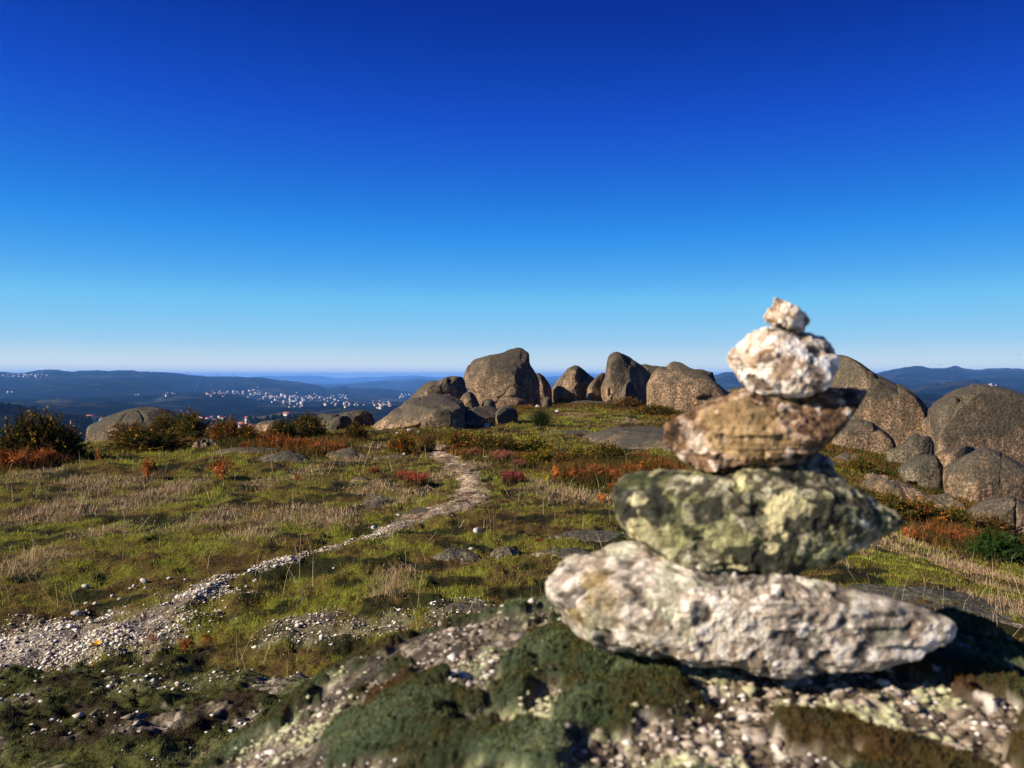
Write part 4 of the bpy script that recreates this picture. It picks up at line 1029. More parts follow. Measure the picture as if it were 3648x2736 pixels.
cairn_stone('flat brown tilted stone in the middle of the cairn', [(505, 650), (520, 600), (525, 570), (560, 543), (620, 518), (700, 498), (740, 478), (800, 458), (860, 436), (950, 444), (1050, 440), (1130, 426), (1200, 416), (1260, 420), (1312, 422), (1318, 445), (1292, 482), (1250, 522), (1200, 582), (1150, 622), (1100, 662), (1000, 694), (900, 715), (820, 728), (700, 740), (620, 752), (590, 722), (548, 690)],
    CY0 + .003, .045, .045, 3, PAL_BROWN, 150, amp=.04, lich={'layer': 1.2, 'spots': [((.45, .30, .13), .12, 30, 3, .5), ((.70, .55, .45), .38, 26, 9, .5)]})
cairn_stone('green mossy lichen stone, second from the bottom of the cairn', [(338, 820), (360, 788), (420, 768), (520, 758), (650, 764), (760, 766), (880, 742), (960, 714), (1050, 690), (1120, 686), (1168, 708), (1192, 760), (1212, 800), (1280, 828), (1350, 868), (1420, 918), (1458, 950), (1432, 987), (1372, 1012), (1290, 1052), (1210, 1082), (1130, 1114), (1050, 1136), (1000, 1165), (920, 1184), (870, 1176), (800, 1154), (700, 1148), (600, 1122), (520, 1082), (450, 1030), (418, 1010), (378, 960), (356, 900)],
    CY0 - .003, .06, .06, 4, PAL_MOSS, 140, amp=.05, lich={'layer': .4, 'spots': [((.28, .265, .10), .10, 52, 4, .7), ((.040, .052, .010), .13, 24, 7, .9), ((.018, .018, .010), .16, 36, 2, .9), ((.66, .56, .30), .20, 52, 6, .8)]})
cairn_stone('widest pale grey stone at the bottom of the cairn', [(80, 1212), (95, 1160), (150, 1120), (220, 1090), (300, 1075), (420, 1058), (470, 1048), (530, 1078), (600, 1128), (680, 1158), (760, 1160), (860, 1168), (1000, 1178), (1100, 1200), (1200, 1226), (1300, 1252), (1400, 1278), (1500, 1298), (1570, 1318), (1608, 1340), (1572, 1372), (1552, 1402), (1500, 1425), (1440, 1458), (1380, 1482), (1300, 1500), (1200, 1518), (1000, 1526), (850, 1522), (700, 1504), (560, 1478), (450, 1464), (330, 1434), (240, 1390), (150, 1308), (88, 1262)],
    CY0 - .002, .075, .075, 5, PAL_PALE, 150, amp=.035, lich={'layer': 1.8, 'spots': [((.36, .24, .07), .34, 22, 5, .7), ((.50, .50, .34), .24, 40, 8, .5), ((.20, .17, .13), .18, 55, 12, .5)]})

# ------------------------------------------------------------------ grass
def polar(n, r0, r1, pw=1.0, half=.66):
    t = R.random(n) ** pw
    r = r0 * (r1 / r0) ** t
    u = R.uniform(-half, half, n)
    return u * r, r
def cull(x, y):
    k = (path_f(x, y) > R.uniform(.25, 1.15, len(x))) & (bareness(x, y) < R.uniform(.12, .5, len(x)))
    k &= ledge_prof(x, y) > .95
    return k
x, y = polar(380000, 2.6, 46, .9)
k = cull(x, y) & (fbm(P3(x, y) * 2.6, 4, 42) + .8 * fbm(P3(x, y) * 9, 3, 43) > R.uniform(-.9, .1, len(x))) & (fbm(P3(x, y) * 3.4, 4, 44) < R.uniform(.02, .36, len(x))); x, y = x[k], y[k]
fa = fbm(P3(x, y) * .55, 4, 41) * .5 + fbm(P3(x, y) * 2.6, 4, 42) * .7 + .5 * fbm(P3(x, y) * 9, 3, 43) + R.normal(0, .24, len(x))
gcol = ramp_c(fa, [(-.9, (.055, .032, .012)), (-.5, (.16, .085, .028)), (-.15, (.24, .155, .048)), (.1, (.26, .205, .045)), (.4, (.25, .265, .030)), (.9, (.33, .36, .06))])
hh = R.uniform(.010, .036, len(x)) * (1 + .6 * (fa > .2)) * np.clip(y / 10, .8, 1.8)
tag(blades('grass', x, y, gz(x, y, True) - .004, hh, np.clip(.00065 * y, .0022, .016), 1.0, gcol, GRASSM), kind='stuff')
x, y = polar(330000, 3.0, 46, .85)
dd = dryness(x, y)
k = cull(x, y) & (dd > R.uniform(.34, 1.15, len(x))); x, y, dd = x[k], y[k], dd[k]
tt = R.random(len(x))
dcol = ramp_c(tt, [(0, (.20, .095, .05)), (.3, (.38, .235, .135)), (.6, (.52, .35, .22)), (.85, (.66, .50, .33)), (1, (.22, .22, .05))])
tag(blades('dry_grass', x, y, gz(x, y, True) - .006, R.uniform(.03, .10, len(x)) * np.clip(dd, .5, 1.15), np.clip(.00055 * y, .0020, .012), 1.35, dcol, GRASSM, .7), kind='stuff')
x, y = polar(1000, 3.2, 16)
k = cull(x, y); x, y = x[k], y[k]
scol = ramp_c(R.random(len(x)), [(0, (.45, .33, .20)), (.6, (.62, .5, .33)), (1, (.30, .30, .10))])
tag(blades('grass_stalks', x, y, gz(x, y, True) - .006, R.uniform(.12, .34, len(x)), np.clip(.00045 * y, .0016, .006), 1.25, scol, GRASSM, .7), kind='stuff')
# low russet ground cover on the right slope and under the boulders
SC_PX = [(3000, 1600, 90), (3100, 1680, 110), (3200, 1800, 130), (3300, 1870, 140), (3420, 1890, 140), (3550, 1920, 120), (2900, 1530, 90), (2820, 1490, 80), (2700, 1480, 90), (2500, 1490, 90), (2400, 1480, 60), (2300, 1460, 60), (2180, 1455, 50), (2050, 1440, 60), (3250, 1690, 60), (3330, 1770, 70), (1500, 1560, 90), (1250, 1560, 80), (1850, 1460, 60), (1640, 1605, 70), (1740, 1612, 80), (1850, 1620, 80), (1950, 1640, 80), (2050, 1650, 90), (2160, 1655, 90), (2280, 1665, 90), (2100, 1700, 80), (2230, 1705, 80), (2340, 1695, 70), (960, 1585, 60), (1080, 1592, 80), (1180, 1600, 60), (600, 1580, 80), (840, 1582, 60), (120, 1650, 90), (3300, 1920, 60), (3440, 1930, 60)]
sx, sy, sl = [], [], []
for a, b, r in SC_PX:
    h0 = hit(a, b); rw = r / FPX * h0[1]
    sx.append(R.normal(h0[0], rw * .7, 4200)); sy.append(R.normal(h0[1], rw * 2.0, 4200))
sx = np.concatenate(sx); sy = np.clip(np.concatenate(sy), 5, 46)
ok = (fbm(P3(sx, sy) * 1.3, 3, 191) > R.uniform(-.7, .3, len(sx))) & (path_f(sx, sy) > 1.2); sx, sy = sx[ok], sy[ok]
fa = fbm(P3(sx, sy) * 1.1, 4, 192) + R.normal(0, .25, len(sx))
scol = ramp_c(fa, [(-.6, (.035, .045, .012)), (-.15, (.075, .065, .018)), (.15, (.14, .085, .026)), (.5, (.21, .085, .03)), (.9, (.26, .18, .05))])
RU_PX = [(2000, 1700, 60), (2080, 1705, 70), (2160, 1705, 80), (2240, 1710, 80), (2320, 1695, 80), (2390, 1690, 70), (3240, 1915, 70), (3330, 1920, 70), (3420, 1928, 70), (3500, 1935, 60), (960, 1596, 60), (1060, 1600, 70), (1150, 1608, 70), (60, 1655, 70), (150, 1655, 70), (2320, 1645, 60)]
_ru = [(*hit(a, b)[:2], r / FPX * hit(a, b)[1]) for a, b, r in RU_PX]
rr_ = blobs(sx, sy, _ru, 2.5) + R.normal(0, .2, len(sx))
scol = mixc(scol, ramp_c(R.random(len(sx)), [(0, (.09, .04, .018)), (.5, (.22, .075, .028)), (1, (.34, .12, .04))]), sstep(.45, .8, rr_ + .5 * fbm(P3(sx, sy) * 1.6, 3, 193)) * .5)
tag(blades('heath_undergrowth', sx, sy, gz(sx, sy, True) - .01, R.uniform(.05, .16, len(sx)) * (1 + .6 * (rr_ > .5)), np.clip(.0009 * sy, .006, .024), 1.1, scol, GRASSM, .6), kind='stuff')

# ------------------------------------------------------------------ shrubs and ferns (one proto per kind, then copies)
class Geo:
    def __init__(s): s.V, s.T, s.c, s.n = [], [], [], 0
    def tri(s, P, col):
        """P: (n,3,3) triangles"""
        P = np.asarray(P, float).reshape(-1, 3, 3); n = len(P)
        s.V.append(P.reshape(-1, 3)); s.T.append(np.arange(n * 3).reshape(-1, 3) + s.n); s.n += n * 3
        c = np.asarray(col, float)
        s.c.append(np.repeat(np.broadcast_to(c, (n, 3)), 3, 0))
    def strip(s, pts, w, col, side=None):
        pts = np.asarray(pts, float); n = len(pts)
        t = np.gradient(pts, axis=0); t /= np.linalg.norm(t, axis=1, keepdims=True) + 1e-9
        r = R.normal(size=3) if side is None else side
        b = np.cross(t, r); b /= np.linalg.norm(b, axis=1, keepdims=True) + 1e-9
        ww = np.linspace(w, w * .25, n)[:, None] / 2
        L, Q = pts - b * ww, pts + b * ww
        P = np.concatenate([np.stack([L[:-1], Q[:-1], Q[1:]], 1), np.stack([L[:-1], Q[1:], L[1:]], 1)])
        s.tri(P, col)
    def mesh(s, name, mat):
        return mesh(name, np.concatenate(s.V), np.concatenate(s.T), mat, np.concatenate(s.c), smooth=False)

def gorse(seed, nsh, cols, flower, nfl, up=.75, spine=.085, nsp=34, wid=.014):
    """unit shrub: radius about 1, height about 1"""
    g, st, fl = Geo(), Geo(), Geo()
    for i in range(nsh):
        a = R.uniform(0, 6.28); e = math.asin(R.uniform(.02, 1.0) ** up)
        rr = R.uniform(.72, 1.05)
        d = np.array([math.cos(a) * math.cos(e), math.sin(a) * math.cos(e), math.sin(e)])
        b = np.array([R.normal(0, .22), R.normal(0, .22), 0])
        tip = d * rr * np.array([1, 1, 1.0]) + np.array([0, 0, .02])
        t = np.linspace(0, 1, 7)[:, None]
        p = b * (1 - t) + tip * t + np.array([0, 0, .22]) * (t * (1 - t)) + R.normal(0, .02, (7, 3))
        st.strip(p, .02, (.05, .035, .02))
        cc = np.array(cols[R.integers(len(cols))]) * R.uniform(.75, 1.25)
        k = R.uniform(.35, 1.0, nsp) ** .8
        q = np.stack([np.interp(k, t[:, 0], p[:, j]) for j in range(3)], -1)
        ax = (tip - b) / (np.linalg.norm(tip - b) + 1e-6)
        o = R.normal(size=(nsp, 3)); o /= np.linalg.norm(o, axis=1, keepdims=True)
        dr_ = o + ax * .9; dr_ /= np.linalg.norm(dr_, axis=1, keepdims=True)
        L = spine * R.uniform(.6, 1.3, (nsp, 1))
        sd_ = np.cross(dr_, R.normal(size=(nsp, 3))); sd_ /= np.linalg.norm(sd_, axis=1, keepdims=True) + 1e-9
        g.tri(np.stack([q - sd_ * wid, q + sd_ * wid, q + dr_ * L], 1), cc * R.uniform(.7, 1.3, (nsp, 1)))
        if R.random() < nfl:
            for _ in range(3):
                f = tip + R.normal(0, .035, 3)
                o3 = R.normal(0, .018, (3, 3, 3)) + f
                g.tri(o3, np.array(flower) * R.uniform(.7, 1.2))
    return g.mesh('gorse_foliage', PLANT), st.mesh('gorse_stems', PLANT), None

def fern(seed, nfr, cols, spread=.9):
    """bracken: arching fronds with pinnae; unit height"""
    g, st = Geo(), Geo()
    for i in range(nfr):
        a = R.uniform(0, 6.28); lean = R.uniform(.15, spread); hgt = R.uniform(.6, 1.0)
        t = np.linspace(0, 1, 12)
        p = np.stack([np.cos(a) * lean * t ** 1.6 + R.normal(0, .05), np.sin(a) * lean * t ** 1.6 + R.normal(0, .05), hgt * (t * 1.25 - .35 * t ** 2.4 * (1 + lean))], -1)
        cc = np.array(cols[R.integers(len(cols))]) * R.uniform(.75, 1.25)
        st.strip(p, .02, cc * .6)
        for k in range(3, 12):
            L = .36 * math.sin(math.pi * min(1, (k - 1) / 11)) * R.uniform(.7, 1.1) + .05
            tn = p[k] - p[k - 1]; tn /= np.linalg.norm(tn)
            for sgn in (-1, 1):
                sd_ = np.cross(tn, np.array([math.sin(a + 1.2), -math.cos(a + 1.2), .5])) * sgn
                sd_ = sd_ / np.linalg.norm(sd_) + tn * .35 + R.normal(0, .18, 3) - np.array([0, 0, .25])
                sd_ /= np.linalg.norm(sd_)
                n = 5
                q = p[k] + np.linspace(.15, 1, n)[:, None] * sd_ * L
                o = np.cross(sd_, R.normal(size=3)); o /= np.linalg.norm(o)
                w = np.linspace(.055, .015, n)[:, None]
                tipd = tn * .5 + o * 1.0; 
                tri = np.concatenate([np.stack([q - sd_ * .022, q + sd_ * .022, q + o * w], 1), np.stack([q - sd_ * .022, q + sd_ * .022, q - o * w], 1)])
                g.tri(tri, cc * R.uniform(.7, 1.3, (len(tri), 1)))
                g.tri(np.array([[p[k], p[k] + o * .012, p[k] + sd_ * L]]), cc)
    return g.mesh('fern_fronds', PLANT), st.mesh('fern_stalks', PLANT)

def heather(seed, nst, leafc, tipc):
    g, fl = Geo(), Geo()
    for i in range(nst):
        a = R.uniform(0, 6.28); r0 = R.uniform(0, .7) ; b = np.array([math.cos(a) * r0, math.sin(a) * r0, 0])
        h = R.uniform(.55, 1.0) * (1 - .35 * r0); out = R.uniform(.1, .4)
        t = np.linspace(0, 1, 6)[:, None]
        p = b + np.concatenate([math.cos(a) * out * t ** 1.5, math.sin(a) * out * t ** 1.5, h * t], 1) + R.normal(0, .02, (6, 3))
        g.strip(p, .02, np.array((.06, .035, .025)))
        n = 22
        k = R.uniform(.15, .85, n); q = np.stack([np.interp(k, t[:, 0], p[:, j]) for j in range(3)], -1)
        o = R.normal(size=(n, 3)) + np.array([0, 0, .6]); o /= np.linalg.norm(o, axis=1, keepdims=True)
        s_ = np.cross(o, R.normal(size=(n, 3))); s_ /= np.linalg.norm(s_, axis=1, keepdims=True)
        g.tri(np.stack([q - s_ * .012, q + s_ * .012, q + o * .09], 1), np.array(leafc) * R.uniform(.6, 1.4, (n, 1)))
        n = 16
        k = R.uniform(.66, 1.0, n); q = np.stack([np.interp(k, t[:, 0], p[:, j]) for j in range(3)], -1)
        o = R.normal(size=(n, 3)) + np.array([0, 0, .4]); o /= np.linalg.norm(o, axis=1, keepdims=True)
        s_ = np.cross(o, R.normal(size=(n, 3))); s_ /= np.linalg.norm(s_, axis=1, keepdims=True)
        fl.tri(np.stack([q - s_ * .024, q + s_ * .024, q + o * .085], 1), np.array(tipc) * R.uniform(.65, 1.35, (n, 1)))
    return g.mesh('heather_stems', PLANT), fl.mesh('heather_tips', PLANT)

def broom(seed, n, col):
    g = Geo()
    for i in range(n):
        a = R.uniform(0, 6.28); out = R.uniform(.05, .75); h = R.uniform(.55, 1.0) * (1.1 - .45 * out)
        t = np.linspace(0, 1, 6)[:, None]
        b = np.array([R.normal(0, .18), R.normal(0, .18), 0])
        p = b + np.concatenate([math.cos(a) * out * t ** 1.3, math.sin(a) * out * t ** 1.3, h * t], 1) + R.normal(0, .012, (6, 3))
        g.strip(p, .028, np.array(col) * R.uniform(.6, 1.5))
    return g.mesh('broom_stems', PLANT)

OLIVE = [(.085, .075, .016), (.11, .08, .020), (.06, .065, .016), (.13, .085, .022)]
DARKG = [(.040, .040, .011), (.065, .055, .014), (.09, .065, .018), (.14, .085, .025)]
GREEN = [(.060, .085, .016), (.085, .10, .018), (.11, .10, .02)]
RUST = [(.30, .085, .025), (.24, .075, .022), (.36, .12, .035), (.19, .08, .03)]
ORANGE = [(.50, .17, .03), (.42, .15, .03)]
YEL = (.62, .36, .03); ORG = (.58, .22, .03)

def proto(name, parts):
    root = bpy.data.objects.new(name, None)
    C.objects.link(root); root.empty_display_size = .1
    for nm, me in parts:
        if me is not None: link(nm, me, parent=root)
    return root
def pg(name, cols, flower, nfl, nsh=150, **k):
    f, s, b = gorse(1, nsh, cols, flower, nfl, **k)
    return lambda: (f, s, b)
KINDS = {}
def kind(key, name, cat, parts): KINDS[key] = (name, cat, parts, [None])
for key, cols, fl, nf, kw in (('gorse_dark', DARKG, YEL, .10, dict(nsh=210, nsp=46, spine=.075)), ('gorse_olive', OLIVE, ORG, .18, dict(nsh=190, nsp=44)),
                              ('gorse_olive2', OLIVE + RUST[:1], ORG, .35, dict(nsh=180, nsp=44)), ('gorse_yellow', GREEN, YEL, .75, dict(nsh=180, nsp=42)), ('gorse_green', [(.018, .040, .010), (.030, .060, .014), (.040, .075, .018)], YEL, 0, dict(nsh=230, nsp=48)),
                              ('gorse_brown', [(.12, .075, .025), (.16, .085, .03), (.09, .06, .02)], ORG, .1, dict(nsh=170, nsp=42))):
    f, s, b = gorse(1, kw.pop('nsh'), cols, fl, nf, **kw)
    kind(key, 'gorse_bush', 'bush', [('foliage', f), ('stems', s)])
for key, cols, nfr in (('fern_rust', RUST, 13), ('fern_rust2', RUST, 16), ('fern_orange', ORANGE + RUST, 9), ('fern_thin', RUST, 4), ('fern_green', [(.26, .22, .04), (.35, .22, .04), (.16, .15, .03)], 7)):
    f, s = fern(1, nfr, cols)
    kind(key, 'bracken_fern', 'fern', [('fronds', f), ('stalks', s)])
for key, lc_, tc_ in (('heather_red', (.13, .085, .04), (.36, .085, .045)), ('heather_pink', (.16, .11, .055), (.34, .13, .085)), ('heather_dark', (.07, .05, .032), (.27, .06, .055))):
    s, f = heather(1, 120, lc_, tc_)
    kind(key, 'heather_bush', 'heather', [('stems', s), ('flower_tips', f)])
kind('broom', 'broom_bush', 'bush', [('stems', broom(1, 420, (.028, .040, .014)))])

def plant(key, px, py, w, h, label, group):
    name, cat, parts, holder = KINDS[key]
    x, y, z = hit(px, py)
    if holder[0] is None:
        o = holder[0] = proto(name, parts)
    else:
        o = copy_tree(holder[0])
    f_ = 1.22 if cat == 'bush' else 1.0
    sx_ = f_ * w / FPX * y / 2; sz_ = f_ * h / FPX * y
    o.location = (x, y + sx_ * .5, z - .03 * sz_)
    if cat == 'fern':
        o.location.y = y; sx_ *= 1.5
    o.scale = (sx_, sx_ * .85, sz_)
    o.rotation_euler = (0, 0, (px * 1.37) % 6.28)
    tag(o, label, cat, group)
GG, GF, GH = 'gorse bushes on the hilltop', 'rust coloured bracken ferns', 'heather clumps in the grass'
for k, a in (('gorse_dark', (70, 1648, 290, 160, 'big dark gorse bush at the left edge with yellow buds on its top shoots')),
             ('gorse_dark', (190, 1640, 180, 105, 'shaded right half of the gorse thicket at the left edge')),
             ('gorse_dark', (500, 1612, 270, 75, 'low dark gorse bush with a few yellow flowers, before the brown dome')),
             ('gorse_olive', (300, 1575, 150, 45, 'small olive gorse right of the big dark gorse')),
             ('gorse_brown', (440, 1575, 150, 60, 'brown gorse bush hiding the left foot of the brown dome')),
             ('gorse_olive', (570, 1560, 120, 75, 'olive gorse bush against the middle of the brown dome')),
             ('gorse_olive', (660, 1572, 140, 95, 'tall olive gorse bush at the right end of the brown dome')),
             ('gorse_olive2', (790, 1572, 140, 75, 'brownish gorse bush behind the white topped rock')),
             ('gorse_olive2', (870, 1575, 100, 58, 'rounded brownish gorse next right of the one behind the white topped rock')),
             ('gorse_olive', (1085, 1566, 150, 80, 'olive gorse bush left of the black shaded slab')),
             ('gorse_dark', (1000, 1575, 110, 70, 'dark gorse bush among the rust ferns')),
             ('gorse_dark', (1264, 1572, 92, 58, 'small dark gorse bush below the black shaded slab')),
             ('gorse_olive2', (1432, 1616, 110, 66, 'orange tipped gorse bush left of the path top')),
             ('gorse_brown', (1525, 1612, 62, 55, 'small brown gorse bush touching the left side of the path top')),
             ('gorse_olive2', (1640, 1612, 150, 66, 'orange flecked gorse bush right of the path top')),
             ('gorse_olive', (1730, 1618, 140, 62, 'olive gorse bush second from the path top')),
             ('gorse_dark', (1800, 1622, 130, 60, 'dark gorse bush third from the path top, above the pink heather')),
             ('gorse_yellow', (1905, 1625, 130, 60, 'gorse bush with many yellow flecks in the middle of the heath')),
             ('gorse_yellow', (1930, 1664, 140, 52, 'green and yellow gorse cushion right of the pink heather')),
             ('gorse_brown', (2010, 1664, 100, 44, 'grey brown gorse between the yellow bushes')),
             ('gorse_yellow', (2065, 1650, 90, 48, 'bright orange yellow gorse in the middle of the heath')),
             ('gorse_olive', (2170, 1650, 160, 62, 'olive gorse bush above the red ferns left of the cairn')),
             ('gorse_olive2', (2330, 1712, 140, 60, 'gorse bush at the right end of the red ferns, touching the cairn')),
             ('gorse_brown', (1860, 1448, 110, 24, 'low brown scrub at the foot of the tallest boulder')),
             ('gorse_brown', (2240, 1455, 120, 36, 'low brown scrub at the foot of the peaked boulder')),
             ('gorse_olive', (2340, 1480, 160, 34, 'low olive scrub at the foot of the trail-marked boulder')),
             ('gorse_brown', (1680, 1478, 80, 40, 'russet scrub in the gap above the flat grey slab')),
             ('gorse_brown', (2990, 1562, 70, 44, 'brown scrub left of the oval boulder behind the cairn')),
             ('gorse_brown', (3212, 1580, 90, 46, 'brown scrub in the hollow right of the oval boulder')),
             ('gorse_olive', (3080, 1690, 120, 52, 'olive gorse on the right slope above the pale rocks')),
             ('gorse_olive', (3190, 1850, 170, 80, 'olive gorse bush right of the cairn, below the cracked ledge')),
             ('gorse_olive2', (3300, 1872, 180, 80, 'orange flecked gorse bush below the pink ledge')),
             ('gorse_olive', (3430, 1890, 170, 70, 'olive gorse bush under the lowest granite hump')),
             ('gorse_brown', (3560, 1905, 160, 56, 'brown scrub at the right edge below the granite hump')),
             ('gorse_green', (3575, 2008, 180, 95, 'dense dark green bush at the right edge')),
             ('gorse_green', (3650, 2020, 130, 80, 'dark green bush cut by the right edge'))):
    plant(k, *a, GG)
plant('broom', 1928, 1520, 104, 58, 'fine stemmed dark green broom bush in front of the tallest boulder', 'broom')
for k, a in (('fern_rust', (20, 1668, 120, 90, 'rust fern at the left edge under the big dark gorse')),
             ('fern_rust2', (95, 1668, 120, 95, 'rust fern left of centre under the big dark gorse')),
             ('fern_rust', (165, 1660, 110, 80, 'rust fern under the shaded right half of the gorse thicket')),
             ('fern_orange', (256, 1590, 46, 62, 'orange fern tip right of the gorse thicket')),
             ('fern_thin', (352, 1662, 46, 80, 'thin orange fern left of the low dark gorse')),
             ('fern_rust', (527, 1710, 84, 100, 'upright rust fern alone in the grass at the left')),
             ('fern_rust2', (792, 1706, 92, 95, 'bushy rust fern alone in the grass below the white topped rock')),
             ('fern_thin', (745, 1690, 30, 36, 'tiny rust fern left of the bushy one')),
             ('fern_thin', (878, 1705, 30, 40, 'tiny brown fern right of the bushy one')),
             ('fern_rust', (865, 1606, 56, 44, 'small rust fern below the brownish gorse')),
             ('fern_orange', (945, 1596, 76, 80, 'orange rust fern at the left end of the fern bank')),
             ('fern_rust2', (1005, 1606, 90, 74, 'rust fern second in the fern bank')),
             ('fern_rust', (1075, 1606, 110, 62, 'rust fern third in the fern bank, in front of the olive gorse')),
             ('fern_rust2', (1140, 1612, 100, 60, 'rust fern fourth in the fern bank')),
             ('fern_rust', (1195, 1616, 84, 48, 'rust fern at the right end of the fern bank')),
             ('fern_orange', (1062, 1716, 30, 34, 'tiny bright orange fern in the grass left of the pale flat stone')),
             ('fern_orange', (1975, 1716, 64, 62, 'orange fern standing alone left of the red fern bank')),
             ('fern_green', (1945, 1722, 50, 56, 'yellow green fern beside the lone orange fern')),
             ('fern_rust', (2055, 1712, 100, 64, 'red fern at the left end of the heath bank')),
             ('fern_rust2', (2125, 1706, 110, 66, 'red fern second in the heath bank')),
             ('fern_rust', (2200, 1722, 110, 66, 'red fern third in the heath bank')),
             ('fern_orange', (2262, 1706, 100, 70, 'orange fern fourth in the heath bank')),
             ('fern_rust2', (2330, 1690, 100, 70, 'red fern at the right end of the heath bank, nearest the cairn')),
             ('fern_rust', (2180, 1752, 80, 46, 'low dark red fern below the heath bank')),
             ('fern_orange', (2140, 1792, 60, 42, 'small orange fern in the grass left of the mossy cairn stone')),
             ('fern_rust', (3245, 1922, 110, 56, 'red fern right of the cairn, first of the slope row')),
             ('fern_rust2', (3315, 1922, 110, 58, 'red fern second of the slope row')),
             ('fern_rust', (3385, 1930, 110, 60, 'red fern third of the slope row')),
             ('fern_orange', (3440, 1926, 100, 58, 'orange fern fourth of the slope row')),
             ('fern_rust2', (3500, 1936, 100, 56, 'red fern last of the slope row, by the dark green bush')),
             ('fern_thin', (545, 2318, 70, 100, 'thin brown fern growing from the gravel, lower left')),
             ('fern_rust', (660, 2318, 80, 48, 'low rust fern at the edge of the mossy ledge')),
             ('fern_thin', (735, 2306, 70, 50, 'small rust sprig right of the low rust fern on the ledge edge'))):
    plant(k, *a, GF)
for k, a in (('heather_red', (1480, 1738, 120, 66, 'bright red heather clump left of the path bend')),
             ('heather_red', (1432, 1712, 60, 40, 'small red heather sprig left of the bright clump')),
             ('heather_red', (1330, 1688, 52, 26, 'tiny red heather farthest left of the path')),
             ('heather_dark', (1830, 1728, 130, 56, 'dark red heather clump right of the path bend')),
             ('heather_pink', (1790, 1648, 100, 48, 'pink heather clump beside the white stone')),
             ('heather_pink', (1690, 1630, 70, 36, 'faint pink heather left of the white stone')),
             ('heather_pink', (1850, 1668, 70, 34, 'small pink heather right of the pink clump')),
             ('heather_dark', (1925, 1932, 56, 14, 'low red heather patch on the ledge left of the cairn')),
             ('heather_red', (2290, 1640, 80, 30, 'red heather on the flat granite sheet'))):
    plant(k, *a, GH)
# the one yellow flower by the path
fx, fy, fz = hit(337, 2352)
yf = proto('yellow_flower', [])
yf.location = (fx, fy, fz)
g = Geo(); g.strip([(0, 0, 0), (.004, 0, .04), (.008, 0, .078)], .006, (.30, .26, .08)); link('stem', g.mesh('stem', PLANT), parent=yf)
g = Geo()
for i in range(6):
    a = i * 1.047; d = np.array([math.cos(a), math.sin(a), .7]); d /= np.linalg.norm(d); s_ = np.array([-math.sin(a), math.cos(a), 0])
    b = np.array([.008, 0, .076])
    g.tri([[b, b + d * .022 + s_ * .010, b + d * .042], [b, b + d * .042, b + d * .022 - s_ * .010]], (.85, .42, .015))
link('petals', g.mesh('petals', PLANT), parent=yf)
tag(yf, 'single orange yellow flower at the edge of the gravel, lower left', 'flower')

# ------------------------------------------------------------------ far things: pines, houses, church, pylons, birds
def pine(seed):
    g, t_ = Geo(), Geo()
    for k in range(420):
        z = R.uniform(.25, 1.0); r = .30 * (1.08 - z) ** .7 * R.uniform(.5, 1.1) * (1 if z > .35 else .8)
        a = R.uniform(0, 6.28); c_ = np.array([math.cos(a) * r, math.sin(a) * r, z])
        g.tri(R.normal(0, .05, (2, 3, 3)) + c_, np.array((.014, .024, .010)) * R.uniform(.6, 1.9))
    t_.strip([(0, 0, -.1), (0, .005, .3), (.005, 0, .7)], .05, (.05, .035, .025), np.array([0, 1.0, 0])); t_.strip([(0, 0, -.1), (.005, 0, .3), (0, .005, .7)], .05, (.05, .035, .025), np.array([1.0, 0, 0]))
    return [('crown', g.mesh('crown', PLANT)), ('trunk', t_.mesh('trunk', PLANT))]
PN = [proto('pine_tree', pine(s)) for s in range(3)]
PINES = [(x, 1452 + .9 * abs(x) ** .5 * 2, 'left') for x in range(-20, 130, 14)] + [(x, 1500 + (x - 205) * .05, 'left') for x in range(195, 335, 8)] + [(x, 1508 - (x - 890) * .06, 'mid') for x in range(890, 1130, 9)]
for i, (a, b, w_) in enumerate(PINES):
    hh_ = far_hit(a + R.uniform(-4, 4), b + R.uniform(0, 8))
    if hh_ is None: continue
    o = PN[i] if i < 3 else copy_tree(PN[i % 3])
    s = R.uniform(5.0, 8.5) * hh_[1] / 800
    o.location = (hh_[0], hh_[1], hh_[2] - .3); o.scale = (s * 1.25, s * 1.25, s); o.rotation_euler = (0, 0, i * 1.3)
    tag(o, 'dark pine in the far wood behind the left gorse thicket' if w_ == 'left' else 'dark pine in the far wood behind the round hump and black shaded slab', 'tree', 'dark pines beyond the hilltop edge')

